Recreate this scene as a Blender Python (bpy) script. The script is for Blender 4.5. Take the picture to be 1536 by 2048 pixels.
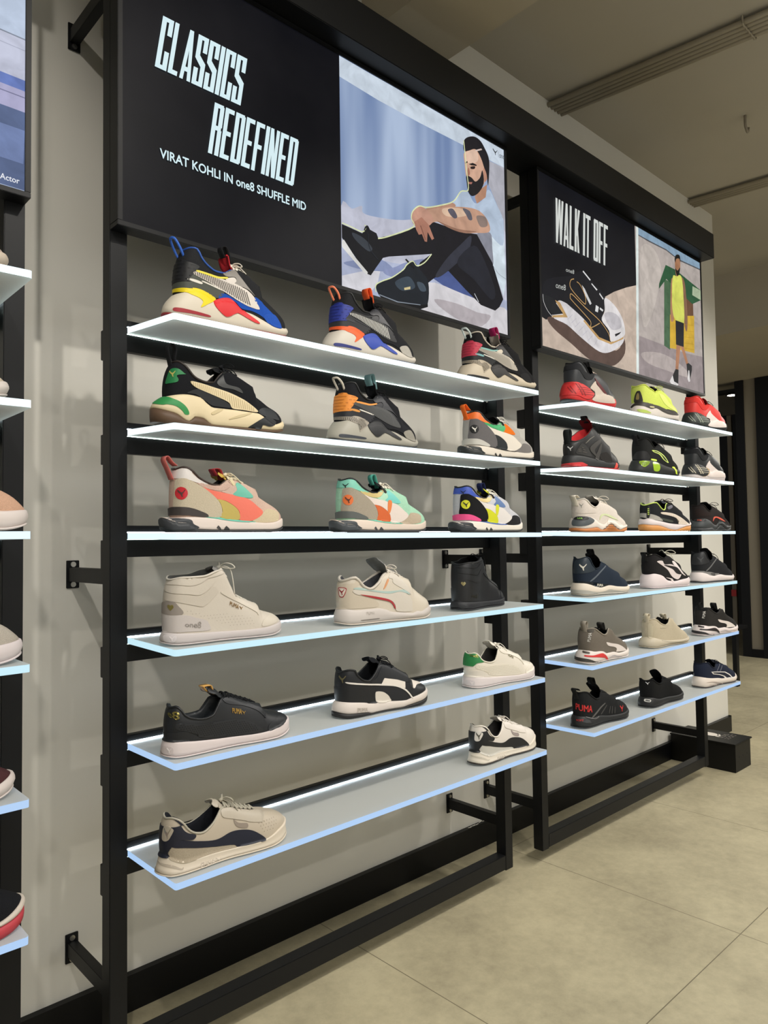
import bpy, bmesh, math, random
from mathutils import Vector, Matrix
from mathutils.bvhtree import BVHTree
from mathutils.geometry import delaunay_2d_cdt

S = bpy.context.scene
for _o in list(bpy.data.objects):
    bpy.data.objects.remove(_o)

# ------------------------------------------------------------------ camera
CAM_P = (-0.7503, -1.7041, 1.2468)
def set_camera():
    yaw, pitch, roll, f = 0.7535, 0.0399, -0.0143, 1458.5
    cy, sy, cp, sp = math.cos(yaw), math.sin(yaw), math.cos(pitch), math.sin(pitch)
    fwd = Vector((sy*cp, cy*cp, sp)); right = Vector((cy, -sy, 0)); up = right.cross(fwd)
    cr, sr = math.cos(roll), math.sin(roll)
    r2 = cr*right + sr*up; u2 = -sr*right + cr*up
    M = Matrix((r2, u2, -fwd)).transposed().to_4x4()
    M.translation = CAM_P
    cd = bpy.data.cameras.new('camera'); co = bpy.data.objects.new('camera', cd)
    S.collection.objects.link(co); co.matrix_world = M
    cd.sensor_fit = 'VERTICAL'; cd.sensor_height = 36.0; cd.lens = f*36.0/2048
    cd.clip_start = 0.02
    S.camera = co
set_camera()

# ------------------------------------------------------------------ light and exposure
S.view_settings.view_transform = 'Standard'
S.view_settings.look = 'None'
S.view_settings.gamma = 1
S.view_settings.use_curve_mapping = False
S.view_settings.exposure = 0.0
W = bpy.data.worlds.new('world'); S.world = W; W.use_nodes = True
W.node_tree.nodes['Background'].inputs[0].default_value = (0.96, 0.98, 1.0, 1)
W.node_tree.nodes['Background'].inputs[1].default_value = 0.30
PG = 0.92                                   # glow of the light box pictures
LED_T = [30, 30, 22, 26, 30, 30]; LED_B = [14, 10, 5, 3, 2, 2]
EDGE = [('e8fbff', 1.5), ('e8fbff', 1.4), ('dcf4ff', 1.15), ('ccf2ff', .95), ('b8d8ff', .9), ('b4d6ff', .9)]
def spot(loc, to, power, ang, blend=.5, size=.04, col=(1.0, .945, .86)):
    l = bpy.data.lights.new('ceiling_spot', 'SPOT'); l.energy = power; l.spot_size = math.radians(ang); l.spot_blend = blend; l.shadow_soft_size = size; l.color = col
    o = bpy.data.objects.new('ceiling_spot', l); S.collection.objects.link(o); o.location = loc
    o.rotation_euler = (Vector(to)-Vector(loc)).to_track_quat('-Z', 'Y').to_euler(); return o
for x in (-1.0, .35, 1.7, 3.0): spot((x, -2.0, 3.22), (x+.15, 0, 1.15), 84, 80)
for x in (-2.2, .4, 3.0): spot((x, -4.4, 3.25), (x+1.0, 0, .75), 66, 50)  # unseen rear row, added to lighten the lower wall
def area(loc, rot, sx, sy, power, col):
    l = bpy.data.lights.new('ceiling_panel', 'AREA'); l.shape = 'RECTANGLE'; l.size = sx; l.size_y = sy; l.energy = power; l.color = col
    o = bpy.data.objects.new('ceiling_panel', l); S.collection.objects.link(o); o.location = loc; o.rotation_euler = rot; return o
area((1.2, -2.9, 3.3), (math.radians(-18), 0, 0), 6.0, 2.6, 175, (.97, .98, 1.0))  # soft overhead fill, added in place of ceiling bounce
area((6.3, -1.2, 2.8), (0, 0, 0), 1.2, 2.4, 90, (1.0, .97, .90))  # unseen fill added to brighten the far end of the shop
spot((3.6, -1.6, 3.2), (2.6, -1.3, 0), 60, 110, .9, .1)
area((1.6, -4.85, 1.7), (math.radians(90), 0, 0), 7.0, 2.2, 24, (.93, .97, 1.0))      # unseen fill added behind the camera to lift shade under the shelves


# ------------------------------------------------------------------ materials
def lin(c):
    if isinstance(c, str):
        c = [int(c[i:i+2], 16) for i in (0, 2, 4)]
    return tuple(((v/255)/12.92 if v/255 <= .04045 else ((v/255+.055)/1.055)**2.4) for v in c)
MC = {}
KIND = {'leather': (.45, 180, .10), 'mesh': (.85, 900, .45), 'suede': (.95, 600, .30), 'rubber': (.55, 60, .03),
        'gloss': (.12, 0, 0), 'lace': (.8, 900, .3), 'metal': (.3, 0, 0), 'powder': (.5, 700, .04), 'paint': (.7, 0, 0)}
def mat(col, kind='leather', name=None):
    key = (str(col), kind)
    if key in MC: return MC[key]
    m = bpy.data.materials.new(name or '%s_%s' % (kind, col)); m.use_nodes = True
    nt = m.node_tree; b = nt.nodes['Principled BSDF']
    rough, sc, bump = KIND[kind]
    c = lin(col)
    b.inputs['Base Color'].default_value = (*c, 1)
    b.inputs['Roughness'].default_value = rough
    if kind == 'metal': b.inputs['Metallic'].default_value = 1
    if kind in ('suede', 'mesh', 'lace'): b.inputs['Specular IOR Level'].default_value = .2
    if sc:
        tc = nt.nodes.new('ShaderNodeTexCoord')
        n = nt.nodes.new('ShaderNodeTexNoise') if kind not in ('mesh',) else nt.nodes.new('ShaderNodeTexVoronoi')
        n.inputs['Scale'].default_value = sc
        nt.links.new(tc.outputs['Object'], n.inputs['Vector'])
        bp = nt.nodes.new('ShaderNodeBump'); bp.inputs['Strength'].default_value = bump; bp.inputs['Distance'].default_value = .002
        fac = n.outputs['Fac'] if 'Fac' in n.outputs else n.outputs['Distance']
        nt.links.new(fac, bp.inputs['Height']); nt.links.new(bp.outputs['Normal'], b.inputs['Normal'])
        if kind in ('suede', 'mesh'):
            mx = nt.nodes.new('ShaderNodeMix'); mx.data_type = 'RGBA'
            mx.inputs['A'].default_value = (*[v*.72 for v in c], 1); mx.inputs['B'].default_value = (*[min(1, v*1.18) for v in c], 1)
            nt.links.new(fac, mx.inputs['Factor']); nt.links.new(mx.outputs['Result'], b.inputs['Base Color'])
    MC[key] = m
    return m
def emit(col, strength, name=None):
    key = ('E', str(col), strength)
    if key in MC: return MC[key]
    m = bpy.data.materials.new(name or 'glow_%s' % (col,)); m.use_nodes = True
    nt = m.node_tree; b = nt.nodes['Principled BSDF']; c = lin(col)
    b.inputs['Base Color'].default_value = (.02, .02, .02, 1); b.inputs['Roughness'].default_value = .6
    b.inputs['Emission Color'].default_value = (*c, 1); b.inputs['Emission Strength'].default_value = strength
    MC[key] = m
    return m

# ------------------------------------------------------------------ object helpers
def link(name, me, parent=None, mats=(), smooth=False):
    o = bpy.data.objects.new(name, me); S.collection.objects.link(o)
    for m in mats: me.materials.append(m)
    if smooth:
        me.polygons.foreach_set('use_smooth', [True]*len(me.polygons)); me.update()
    if parent: o.parent = parent
    return o
def raw(name, vs, fs, m, parent=None, smooth=False, idx=None):
    me = bpy.data.meshes.new(name); me.from_pydata([tuple(v) for v in vs], [], fs)
    o = link(name, me, parent, m if isinstance(m, (list, tuple)) else [m], smooth)
    if idx: me.polygons.foreach_set('material_index', idx)
    me.update()
    return o
class MB:
    def __init__(s): s.v = []; s.f = []; s.i = []
    def add(s, vs, fs, i=0):
        n = len(s.v); s.v += [tuple(v) for v in vs]; s.f += [tuple(a+n for a in f) for f in fs]; s.i += [i]*len(fs)
    def box(s, x0, x1, y0, y1, z0, z1, i=0, bev=0):
        if bev:
            bm = bmesh.new(); bmesh.ops.create_cube(bm, size=1)
            for v in bm.verts: v.co = ((x0+x1)/2+v.co.x*(x1-x0), (y0+y1)/2+v.co.y*(y1-y0), (z0+z1)/2+v.co.z*(z1-z0))
            bmesh.ops.bevel(bm, geom=bm.edges[:], offset=bev, segments=2, affect='EDGES')
            bm.verts.index_update()
            s.add([v.co[:] for v in bm.verts], [[v.index for v in f.verts] for f in bm.faces], i); bm.free(); return
        vs = [(x, y, z) for x in (x0, x1) for y in (y0, y1) for z in (z0, z1)]
        s.add(vs, [(0, 1, 3, 2), (4, 6, 7, 5), (0, 4, 5, 1), (2, 3, 7, 6), (0, 2, 6, 4), (1, 5, 7, 3)], i)
    def tube(s, pts, r, n=8, flat=1.0, closed=False, i=0, cap=True):
        pts = [Vector(p) for p in pts]; N = len(pts); vs = []; fs = []
        prev = None
        for k, p in enumerate(pts):
            a = pts[(k+1) % N] if (closed or k < N-1) else p; b = pts[k-1] if (closed or k > 0) else p
            t = (a-b).normalized()
            ref = Vector((0, 0, 1)) if prev is None else prev
            if abs(t.dot(ref)) > .98: ref = Vector((0, 1, 0))
            side = t.cross(ref).normalized(); nrm = side.cross(t).normalized(); prev = nrm
            rr = r[k] if isinstance(r, (list, tuple)) else r
            for q in range(n):
                an = 2*math.pi*q/n
                vs.append(p+side*math.cos(an)*rr+nrm*math.sin(an)*rr*flat)
        M = N if closed else N-1
        for k in range(M):
            for q in range(n):
                a = k*n+q; b = k*n+(q+1) % n; c = ((k+1) % N)*n+(q+1) % n; d = ((k+1) % N)*n+q
                fs.append((a, b, c, d))
        if cap and not closed: fs += [tuple(range(n))[::-1], tuple((N-1)*n+q for q in range(n))]
        s.add(vs, fs, i)
    def build(s, name, m, parent=None, smooth=False):
        return raw(name, s.v, s.f, m, parent, smooth, s.i if isinstance(m, (list, tuple)) else None)
def tag(o, label=None, cat=None, group=None, kind=None):
    if label: o['label'] = label
    if cat: o['category'] = cat
    if group: o['group'] = group
    if kind: o['kind'] = kind
    return o
def empty(name, loc, rz=0, rx=0):
    o = bpy.data.objects.new(name, None); S.collection.objects.link(o); o.empty_display_size = .05
    o.location = loc; o.rotation_euler = (rx, 0, rz); return o
def catmull(pts, n=6, closed=True):
    P = [Vector(p) for p in pts]; N = len(P); out = []
    for k in range(N if closed else N-1):
        p0 = P[(k-1) % N] if (closed or k) else P[0]; p1 = P[k]; p2 = P[(k+1) % N]; p3 = P[(k+2) % N] if (closed or k < N-2) else P[-1]
        for j in range(n):
            t = j/n
            out.append(.5*((2*p1)+(p2-p0)*t+(2*p0-5*p1+4*p2-p3)*t*t+(3*p1-p0-3*p2+p3)*t**3))
    if not closed: out.append(P[-1])
    return out
def interp(c, x):
    # smooth monotone-ish interpolation through control points
    if x <= c[0][0]: return c[0][1]
    if x >= c[-1][0]: return c[-1][1]
    for k in range(len(c)-1):
        if c[k][0] <= x <= c[k+1][0]:
            x0, y0 = c[k]; x1, y1 = c[k+1]; h = x1-x0
            def sl(j):
                if j <= 0 or j >= len(c)-1: return (c[min(j+1, len(c)-1)][1]-c[max(j-1, 0)][1])/max(1e-6, c[min(j+1, len(c)-1)][0]-c[max(j-1, 0)][0])
                a = (c[j][1]-c[j-1][1])/(c[j][0]-c[j-1][0]); b = (c[j+1][1]-c[j][1])/(c[j+1][0]-c[j][0])
                return 0 if a*b <= 0 else 2*a*b/(a+b)
            m0, m1 = sl(k), sl(k+1); t = (x-x0)/h
            return y0*(2*t**3-3*t*t+1)+m0*h*(t**3-2*t*t+t)+y1*(-2*t**3+3*t*t)+m1*h*(t**3-t*t)

# ------------------------------------------------------------------ the shoe builder
PLAN = [(0, 0), (.004, .16), (.02, .36), (.06, .56), (.14, .68), (.26, .71), (.38, .70), (.5, .76), (.62, .90), (.73, .99), (.82, .98), (.9, .83), (.955, .60), (.987, .32), (.998, .12), (1, 0)]
NL = 108
class Shoe:
    """foot axis along +x (heel 0, toe L); visible lateral side is -y"""
    def __init__(s, L, fam):
        s.L = L; s.F = fam; hw = fam.get('hw', .054)
        lat = [Vector((x*L, -w*hw)) for x, w in PLAN]
        med = [Vector((x*L, w*hw*(.93 if .3 < x < .7 else 1))) for x, w in PLAN[1:-1]][::-1]
        d = catmull(lat+med, 10)
        # resample by arclength
        cum = [0]
        for k in range(len(d)): cum.append(cum[-1]+(d[(k+1) % len(d)]-d[k]).length)
        s.per = cum[-1]; s.O = []
        j = 0
        for k in range(NL):
            t = s.per*k/NL
            while cum[j+1] < t: j += 1
            f = (t-cum[j])/(cum[j+1]-cum[j]); s.O.append(d[j].lerp(d[(j+1) % len(d)], f))
        s.N = []
        for k in range(NL):
            t = s.O[(k+1) % NL]-s.O[k-1]; s.N.append(Vector((-t.y, t.x)).normalized()*-1)
        if s.N[NL//4].y > 0: s.N = [-n for n in s.N]
    def zm(s, x): return interp(s.F['mid'], max(0, min(1, x/s.L)))
    def zb(s, x):
        t = x/s.L; return s.F.get('spring', .012)*max(0, (t-.8)/.2)**2+s.F.get('bevel', .004)*max(0, (.08-t)/.08)**2
    def zo(s, x):
        o = s.F.get('out')
        return s.zb(x)+(interp(o, x/s.L) if o else .004)
    def R(s, x): return interp(s.F['top'], x/s.L)
    def wop(s, x):
        F = s.F; t = x/s.L; w = interp(F.get('open', [(0, .026), (.12, .034), (.25, .036), (.36, .030), (.45, .018), (.55, .014), (.7, .010)]), t)
        xh, xt = F['xh'], F['xt']
        def cap(d, r):
            d = max(0, d)
            return 1 if d >= r else math.sqrt(max(0, 1-(1-d/r)**2))
        return w*cap(t-xh, .09)*cap(xt-t, .05)
    def xmap(s, x):
        F = s.F; t = x/s.L; xh, xt, xk = F['xh'], F['xt'], F.get('xk', .42)
        tk = xk+F.get('lean', .02)
        if t < xk: r = xh+(tk-xh)*(t/xk)
        else: r = tk+(xt-tk)*((t-xk)/(1-xk))**.9
        return r*s.L
    def build_geo(s):
        F = s.F; Z = Vector
        # ---- sole
        fl = F.get('flare', .003)
        hin = F.get('hin', .006)
        s.hs = lambda x: hin*max(0, 1-x/(.30*s.L))**2
        def ring(off, zf, hf=0): return [Z((s.O[k].x+s.N[k].x*off(s.O[k].x)+s.hs(s.O[k].x)*hf, s.O[k].y+s.N[k].y*off(s.O[k].x), zf(s.O[k].x))) for k in range(NL)]
        heel = lambda x: max(0, 1-x/(.45*s.L))
        rings = [ring(lambda x: -.003+fl*heel(x), s.zo), ring(lambda x: .0006+fl*heel(x), lambda x: s.zo(x)+.003)]
        bulge = F.get('bulge', .002)
        for fz, ob in ((.2, .6), (.4, 1), (.6, .9), (.8, .5), (.93, .1)):
            rings.append(ring(lambda x, fz=fz, ob=ob: fl*heel(x)*(1-fz)+bulge*ob, lambda x, fz=fz: s.zo(x)+.003+(s.zm(x)-s.zo(x)-.003)*fz, fz**1.3))
        rings += [ring(lambda x: -.002, s.zm, 1), ring(lambda x: -.006, lambda x: s.zm(x)-.001, 1), ring(lambda x: -.012, lambda x: s.zm(x)-.004, 1)]
        def skin(rings, cap0=True, cap1=True):
            vs = [v for r in rings for v in r]; fs = []
            for a in range(len(rings)-1):
                for k in range(NL):
                    fs.append((a*NL+k, a*NL+(k+1) % NL, (a+1)*NL+(k+1) % NL, (a+1)*NL+k))
            if cap0: fs.append(tuple(range(NL))[::-1])
            if cap1: fs.append(tuple((len(rings)-1)*NL+k for k in range(NL)))
            return vs, fs
        s.sole = skin(rings)
        # ---- outsole
        so = [ring(lambda x: -.005+fl*heel(x), s.zb), ring(lambda x: .000+fl*heel(x), lambda x: s.zb(x)+.0015),
              ring(lambda x: .0012+fl*heel(x), lambda x: (s.zb(x)+s.zo(x))/2), ring(lambda x: .0010+fl*heel(x), s.zo), ring(lambda x: -.004, lambda x: s.zo(x)+.0005)]
        s.outs = skin(so)
        # ---- upper
        rg = []
        V = [0, .04, .1, .18, .28, .38, .48, .58, .68, .77, .85, .92, .97, 1]
        s.T = []
        Bp = []
        for k in range(NL):
            bx = s.O[k].x-s.N[k].x*.0035+s.hs(s.O[k].x); by = s.O[k].y-s.N[k].y*.0035
            B = Z((bx, by, s.zm(s.O[k].x)-.004)); xt = s.xmap(s.O[k].x)
            y = s.wop(xt)*(-1 if k <= NL//2 else 1)
            if k in (0, NL//2): y = 0
            cp = max(0, (xt/s.L-F['xh'])/.07); T = Z((xt, y, s.R(xt)-.008*max(0, 1-cp)**2)); s.T.append(T); Bp.append(B)
        for v in V:
            r = []
            for k in range(NL):
                B, T = Bp[k], s.T[k]
                t = s.O[k].x/s.L
                p = F.get('ph', 2.6)+(F.get('pf', 2.1)-F.get('ph', 2.6))*min(1, max(0, (t-.35)/.3))
                p += (F.get('phh', 1.45)-p)*max(0, 1-t/.16)**1.0
                if t > .6: p += 3.0*max(0, s.N[k].x)**2
                th = v*math.pi/2
                f = 1-math.cos(th)**(2/p); g = math.sin(th)**(2/p)
                x = B.x+(T.x-B.x)*f; y = B.y+(T.y-B.y)*f
                zt = s.R(x) if x > s.L*F['xt'] else T.z
                if x > s.L*F['xt']: zt = s.R(x)
                z = B.z+(zt-B.z)*g
                # heel counter belly
                hb = F.get('belly', .004)*math.sin(math.pi*min(1, v*1.15))*max(0, 1-t/.35)
                x += s.N[k].x*hb; y += s.N[k].y*hb
                r.append(Z((x, y, z)))
            rg.append(r)
        s.upper = skin(rg, False, False)
        # ---- lining
        li = [[p.copy() for p in s.T]]
        for dy, dz, q in ((.93, .0022, 0), (.84, .002, 0), (.78, -.004, 0), (.82, -.03, .1), (.95, None, .3)):
            r = []
            for k in range(NL):
                T = s.T[k]; B = Bp[k]
                c = Z((min(max(T.x, s.L*(F['xh']+.10)), s.L*F['xt']), 0, 0))
                x = c.x+(T.x-c.x)*dy; y = T.y*dy
                z = (T.z+dz) if dz is not None else s.zm(x)+.008
                z = max(z, s.zm(x)+.008)
                if q: x += (B.x-T.x)*q*.5; y += (B.y*.8-T.y)*q
                r.append(Z((x, y, z)))
            li.append(r)
        s.lining = skin(li, False, True)
        vs = [tuple(v) for v in s.upper[0]]+[tuple(v) for v in s.sole[0]]+[tuple(v) for v in s.outs[0]]
        n1 = len(s.upper[0]); n2 = n1+len(s.sole[0])
        s.bvh = BVHTree.FromPolygons(vs, list(s.upper[1])+[tuple(a+n1 for a in f) for f in s.sole[1]]+[tuple(a+n2 for a in f) for f in s.outs[1]], epsilon=0)
    def ray_on(s, a, h):
        """a = distance along the outline from the heel centre (lateral positive), h = height"""
        t = (a/s.per*NL) % NL; k = int(t); f = t-k
        o = s.O[k % NL].lerp(s.O[(k+1) % NL], f); n = s.N[k % NL].lerp(s.N[(k+1) % NL], f).normalized()
        org = Vector((o.x+n.x*.05, o.y+n.y*.05, h)); d = Vector((-n.x, -n.y, 0))
        loc, nor, i, dist = s.bvh.ray_cast(org, d, .098)
        for q in range(14):                     # above the rim: slide down to it
            if loc is not None: break
            org.z -= .0016; loc, nor, i, dist = s.bvh.ray_cast(org, d, .098)
        if loc is None:
            loc, nor, i, dist = s.bvh.find_nearest(Vector((o.x-n.x*.02, o.y-n.y*.02, h)))
        if nor.dot(d) > 0: nor = -nor
        return loc, nor
    def to_ah(s, P):
        best = None
        for q in range(NL*16):
            t = q/16; k = int(t); f = t-k
            o = s.O[k % NL].lerp(s.O[(k+1) % NL], f); n = s.N[k % NL].lerp(s.N[(k+1) % NL], f).normalized()
            w = Vector((P.x-o.x, P.y-o.y)); inn = -w.dot(n); per = abs(w.x*n.y-w.y*n.x)
            if inn < -.01 or inn > .058: continue
            c = per+max(0, inn)*.02
            if best is None or c < best[0]: best = (c, t*s.per/NL)
        a = best[1] if best else 0
        if a > s.per*.75: a -= s.per
        return a, P.z
    def panel_mesh(s, mb, poly, t=.0012, step=.0035, i=0, smooth=True, n=5):
        pts = [Vector(p).to_2d() for p in poly]
        if smooth: pts = [Vector(p) for p in catmull(pts, n)]
        # densify boundary
        bd = []
        for k in range(len(pts)):
            a, b = pts[k], pts[(k+1) % len(pts)]; m = max(1, int((b-a).length/step))
            for j in range(m): bd.append(a.lerp(b, j/m))
        xs = [p.x for p in bd]; ys = [p.y for p in bd]; inner = []
        def inside(p):
            c = False
            for k in range(len(bd)):
                a, b = bd[k], bd[k-1]
                if (a.y > p.y) != (b.y > p.y) and p.x < (b.x-a.x)*(p.y-a.y)/(b.y-a.y)+a.x: c = not c
            return c
        nx = int((max(xs)-min(xs))/step); ny = int((max(ys)-min(ys))/step)
        for a in range(1, nx+1):
            for b in range(1, ny+1):
                p = Vector((min(xs)+a*step, min(ys)+b*step))
                if inside(p) and min((p-q).length_squared for q in bd) > (step*.45)**2: inner.append(p)
        nb = len(bd)
        try:
            v2, e, f, _, _, _ = delaunay_2d_cdt(bd+inner, [], [list(range(nb))], 1, 1e-6)
        except Exception:
            return
        vs = []; 
        lo = []
        for p in v2:
            loc, nor = s.ray_on(p.x, p.y); vs.append(loc+nor*t); lo.append(loc-nor*.0008)
        # boundary edges
        cnt = {}
        for fc in f:
            for k in range(len(fc)):
                e_ = (fc[k], fc[(k+1) % len(fc)]); cnt[tuple(sorted(e_))] = cnt.get(tuple(sorted(e_)), [])+[e_]
        mb.add(vs, [tuple(x) for x in f], i)
        sv = []; sf = []; im = {}
        for k_, es in cnt.items():
            if len(es) == 1:
                q = []
                for j in (es[0][1], es[0][0]):
                    if j not in im: im[j] = len(sv); sv += [vs[j], lo[j]]
                    q.append(im[j])
                sf.append((q[0], q[1], q[1]+1, q[0]+1))
        mb.add(sv, sf, i)
    def project(s, vs2, t):
        out = []
        for p in vs2:
            loc, nor = s.ray_on(p[0], p[1]); out.append(loc+nor*t)
        return out
def in_poly(p, bd):
    c = False
    for k in range(len(bd)):
        a, b = bd[k], bd[k-1]
        if (a[1] > p[1]) != (b[1] > p[1]) and p[0] < (b[0]-a[0])*(p[1]-a[1])/(b[1]-a[1])+a[0]: c = not c
    return c
CAT = [(.0, .78), (.02, .93), (.1, 1), (.16, .9), (.3, .78), (.46, .66), (.56, .62), (.68, .68), (.8, .82), (.93, 1), (1, .97), (.88, .76), (.76, .58), (.66, .46), (.63, .3), (.68, .06), (.58, 0), (.5, .2), (.44, .38), (.3, .5), (.16, .62), (.1, .72)]
HEART = [(.5, 0), (.16, .34), (0, .62), (.04, .86), (.2, 1), (.38, .97), (.5, .78), (.62, .97), (.8, 1), (.96, .86), (1, .62), (.84, .34)]
FONTC = {}
def text_geo(txt, bold=.0):
    k = (txt, bold)
    if k in FONTC: return FONTC[k]
    cu = bpy.data.curves.new('t', 'FONT'); cu.body = txt; cu.resolution_u = 3
    o = bpy.data.objects.new('t', cu); S.collection.objects.link(o)
    dg = bpy.context.evaluated_depsgraph_get(); me = bpy.data.meshes.new_from_object(o.evaluated_get(dg))
    vs = [(v.co.x, v.co.y) for v in me.vertices]; fs = [tuple(p.vertices) for p in me.polygons]
    bpy.data.objects.remove(o); bpy.data.meshes.remove(me)
    if bold > 0:                                # heavier strokes: shifted copies
        n = len(vs); v0, f0 = vs, fs; vs = []; fs = []
        for q, (dx, dy) in enumerate(((-bold, 0), (bold, 0), (0, bold), (0, -bold))):
            vs += [(a+dx, c+dy) for a, c in v0]; fs += [tuple(i+q*n for i in f) for f in f0]
    x0 = min(v[0] for v in vs); x1 = max(v[0] for v in vs); y0 = min(v[1] for v in vs); y1 = max(v[1] for v in vs)
    vs = [((v[0]-x0)/(x1-x0), (v[1]-y0)/(y1-y0)) for v in vs]
    FONTC[k] = (vs, fs, (x1-x0)/(y1-y0)); return FONTC[k]
def bil(q, u, v):
    # quad TL,TR,BR,BL ; v=1 top
    tl, tr, br, bl = q
    return tuple((tl[i]*(1-u)+tr[i]*u)*v+(bl[i]*(1-u)+br[i]*u)*(1-v) for i in (0, 1))
def strip_mesh(mb, path, w, th=.0016, i=0, n=5, w1=None):
    """a band following path [(x, y, z)] with width along y"""
    P = catmull(path, n, False); N = len(P); vs = []
    for k, p in enumerate(P):
        a = P[min(k+1, N-1)]-P[max(k-1, 0)]; nn = Vector((-a.z, 0, a.x)).normalized()*th
        ww = (w if w1 is None else w+(w1-w)*k/(N-1))/2
        for q in ((-ww, 0), (ww, 0), (ww, 1), (-ww, 1)):
            vs.append((p.x+nn.x*q[1], p.y+q[0], p.z+nn.z*q[1]))
    fs = []
    for k in range(N-1):
        for q in range(4): fs.append((k*4+q, k*4+(q+1) % 4, (k+1)*4+(q+1) % 4, (k+1)*4+q))
    fs += [(0, 3, 2, 1), tuple((N-1)*4+q for q in range(4))]
    mb.add(vs, fs, i)
PART = {'counter': 'heel_counter', 'quarter': 'quarter_panel', 'stripe': 'side_stripe', 'line': 'piping', 'saddle': 'saddle_panel', 'eyestay': 'eyestay',
 'mudguard': 'mudguard', 'toeside': 'toe_mesh', 'heelbar': 'heel_accent', 'wedge': 'midsole_wedge', 'slot': 'slot_window', 'words': 'lettering', 'lip': 'sole_lip', 'leather': 'leather_panel',
 'toeguard': 'toe_guard', 'bumper': 'toe_bumper', 'toecap': 'toe_cap', 'groove': 'sole_groove', 'heelpanel': 'heel_panel', 'heelcap': 'heel_cap', 'emblem': 'emblem', 'clip': 'heel_clip',
 'insert': 'side_insert', 'collarpanel': 'collar_panel', 'band': 'lace_band', 'eyetab': 'eyelet_tab', 'toe': 'toe_overlay', 'rim': 'sole_rim', 'heeltread': 'heel_tread', 'notches': 'sole_notch',
 'heeltab': 'heel_tab', 'pad': 'collar_pad', 'ankle': 'ankle_panel', 'heelbox': 'sole_badge', 'badge': 'heel_badge', 'badgein': 'badge_face', 'redline': 'accent_line', 'mark': 'side_mark',
 'solebar': 'sole_bar', 'quarterw': 'quarter_panel', 'arch': 'side_insert', 'toew': 'toe_panel', 'tab': 'side_tab', 'clamp': 'heel_clamp', 'ribs': 'ribbing', 'backing': 'clamp_edge', 'cup': 'toe_cup',
 'throat': 'throat_trim', 'collarpad': 'collar_pad', 'window': 'heel_window', 'windowin': 'window_label', 'patch': 'sole_patch', 'toestrip': 'toe_strip', 'label': 'side_label', 'ribpanel': 'ribbed_panel',
 'straps': 'side_strap', 'curve': 'piping', 'toebar': 'toe_accent', 'windows': 'sole_window', 'chip': 'accent_chip', 'stripein': 'stripe_face', 'pod': 'heel_pod', 'podtop': 'pod_top', 'panel': 'heel_panel',
 'heelmesh': 'heel_mesh', 'strap': 'heel_strap', 'marks': 'side_mark', 'lower': 'lower_midsole', 'bar': 'sole_accent', 'pill': 'sole_badge', 'pillin': 'badge_lettering', 'wave': 'sole_groove', 'knit': 'knit_panel', 'lines': 'piping'}
WRAP_H = {'counter', 'quarter', 'heelbar', 'heelpanel', 'heelcap', 'clip', 'heeltab', 'heelmesh', 'clamp', 'heeltread', 'lip', 'heeltabx', 'collarpad', 'ankle', 'pad', 'lower'}
WRAP_T = {'toe', 'toecap', 'cup', 'toeguard'}
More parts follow.
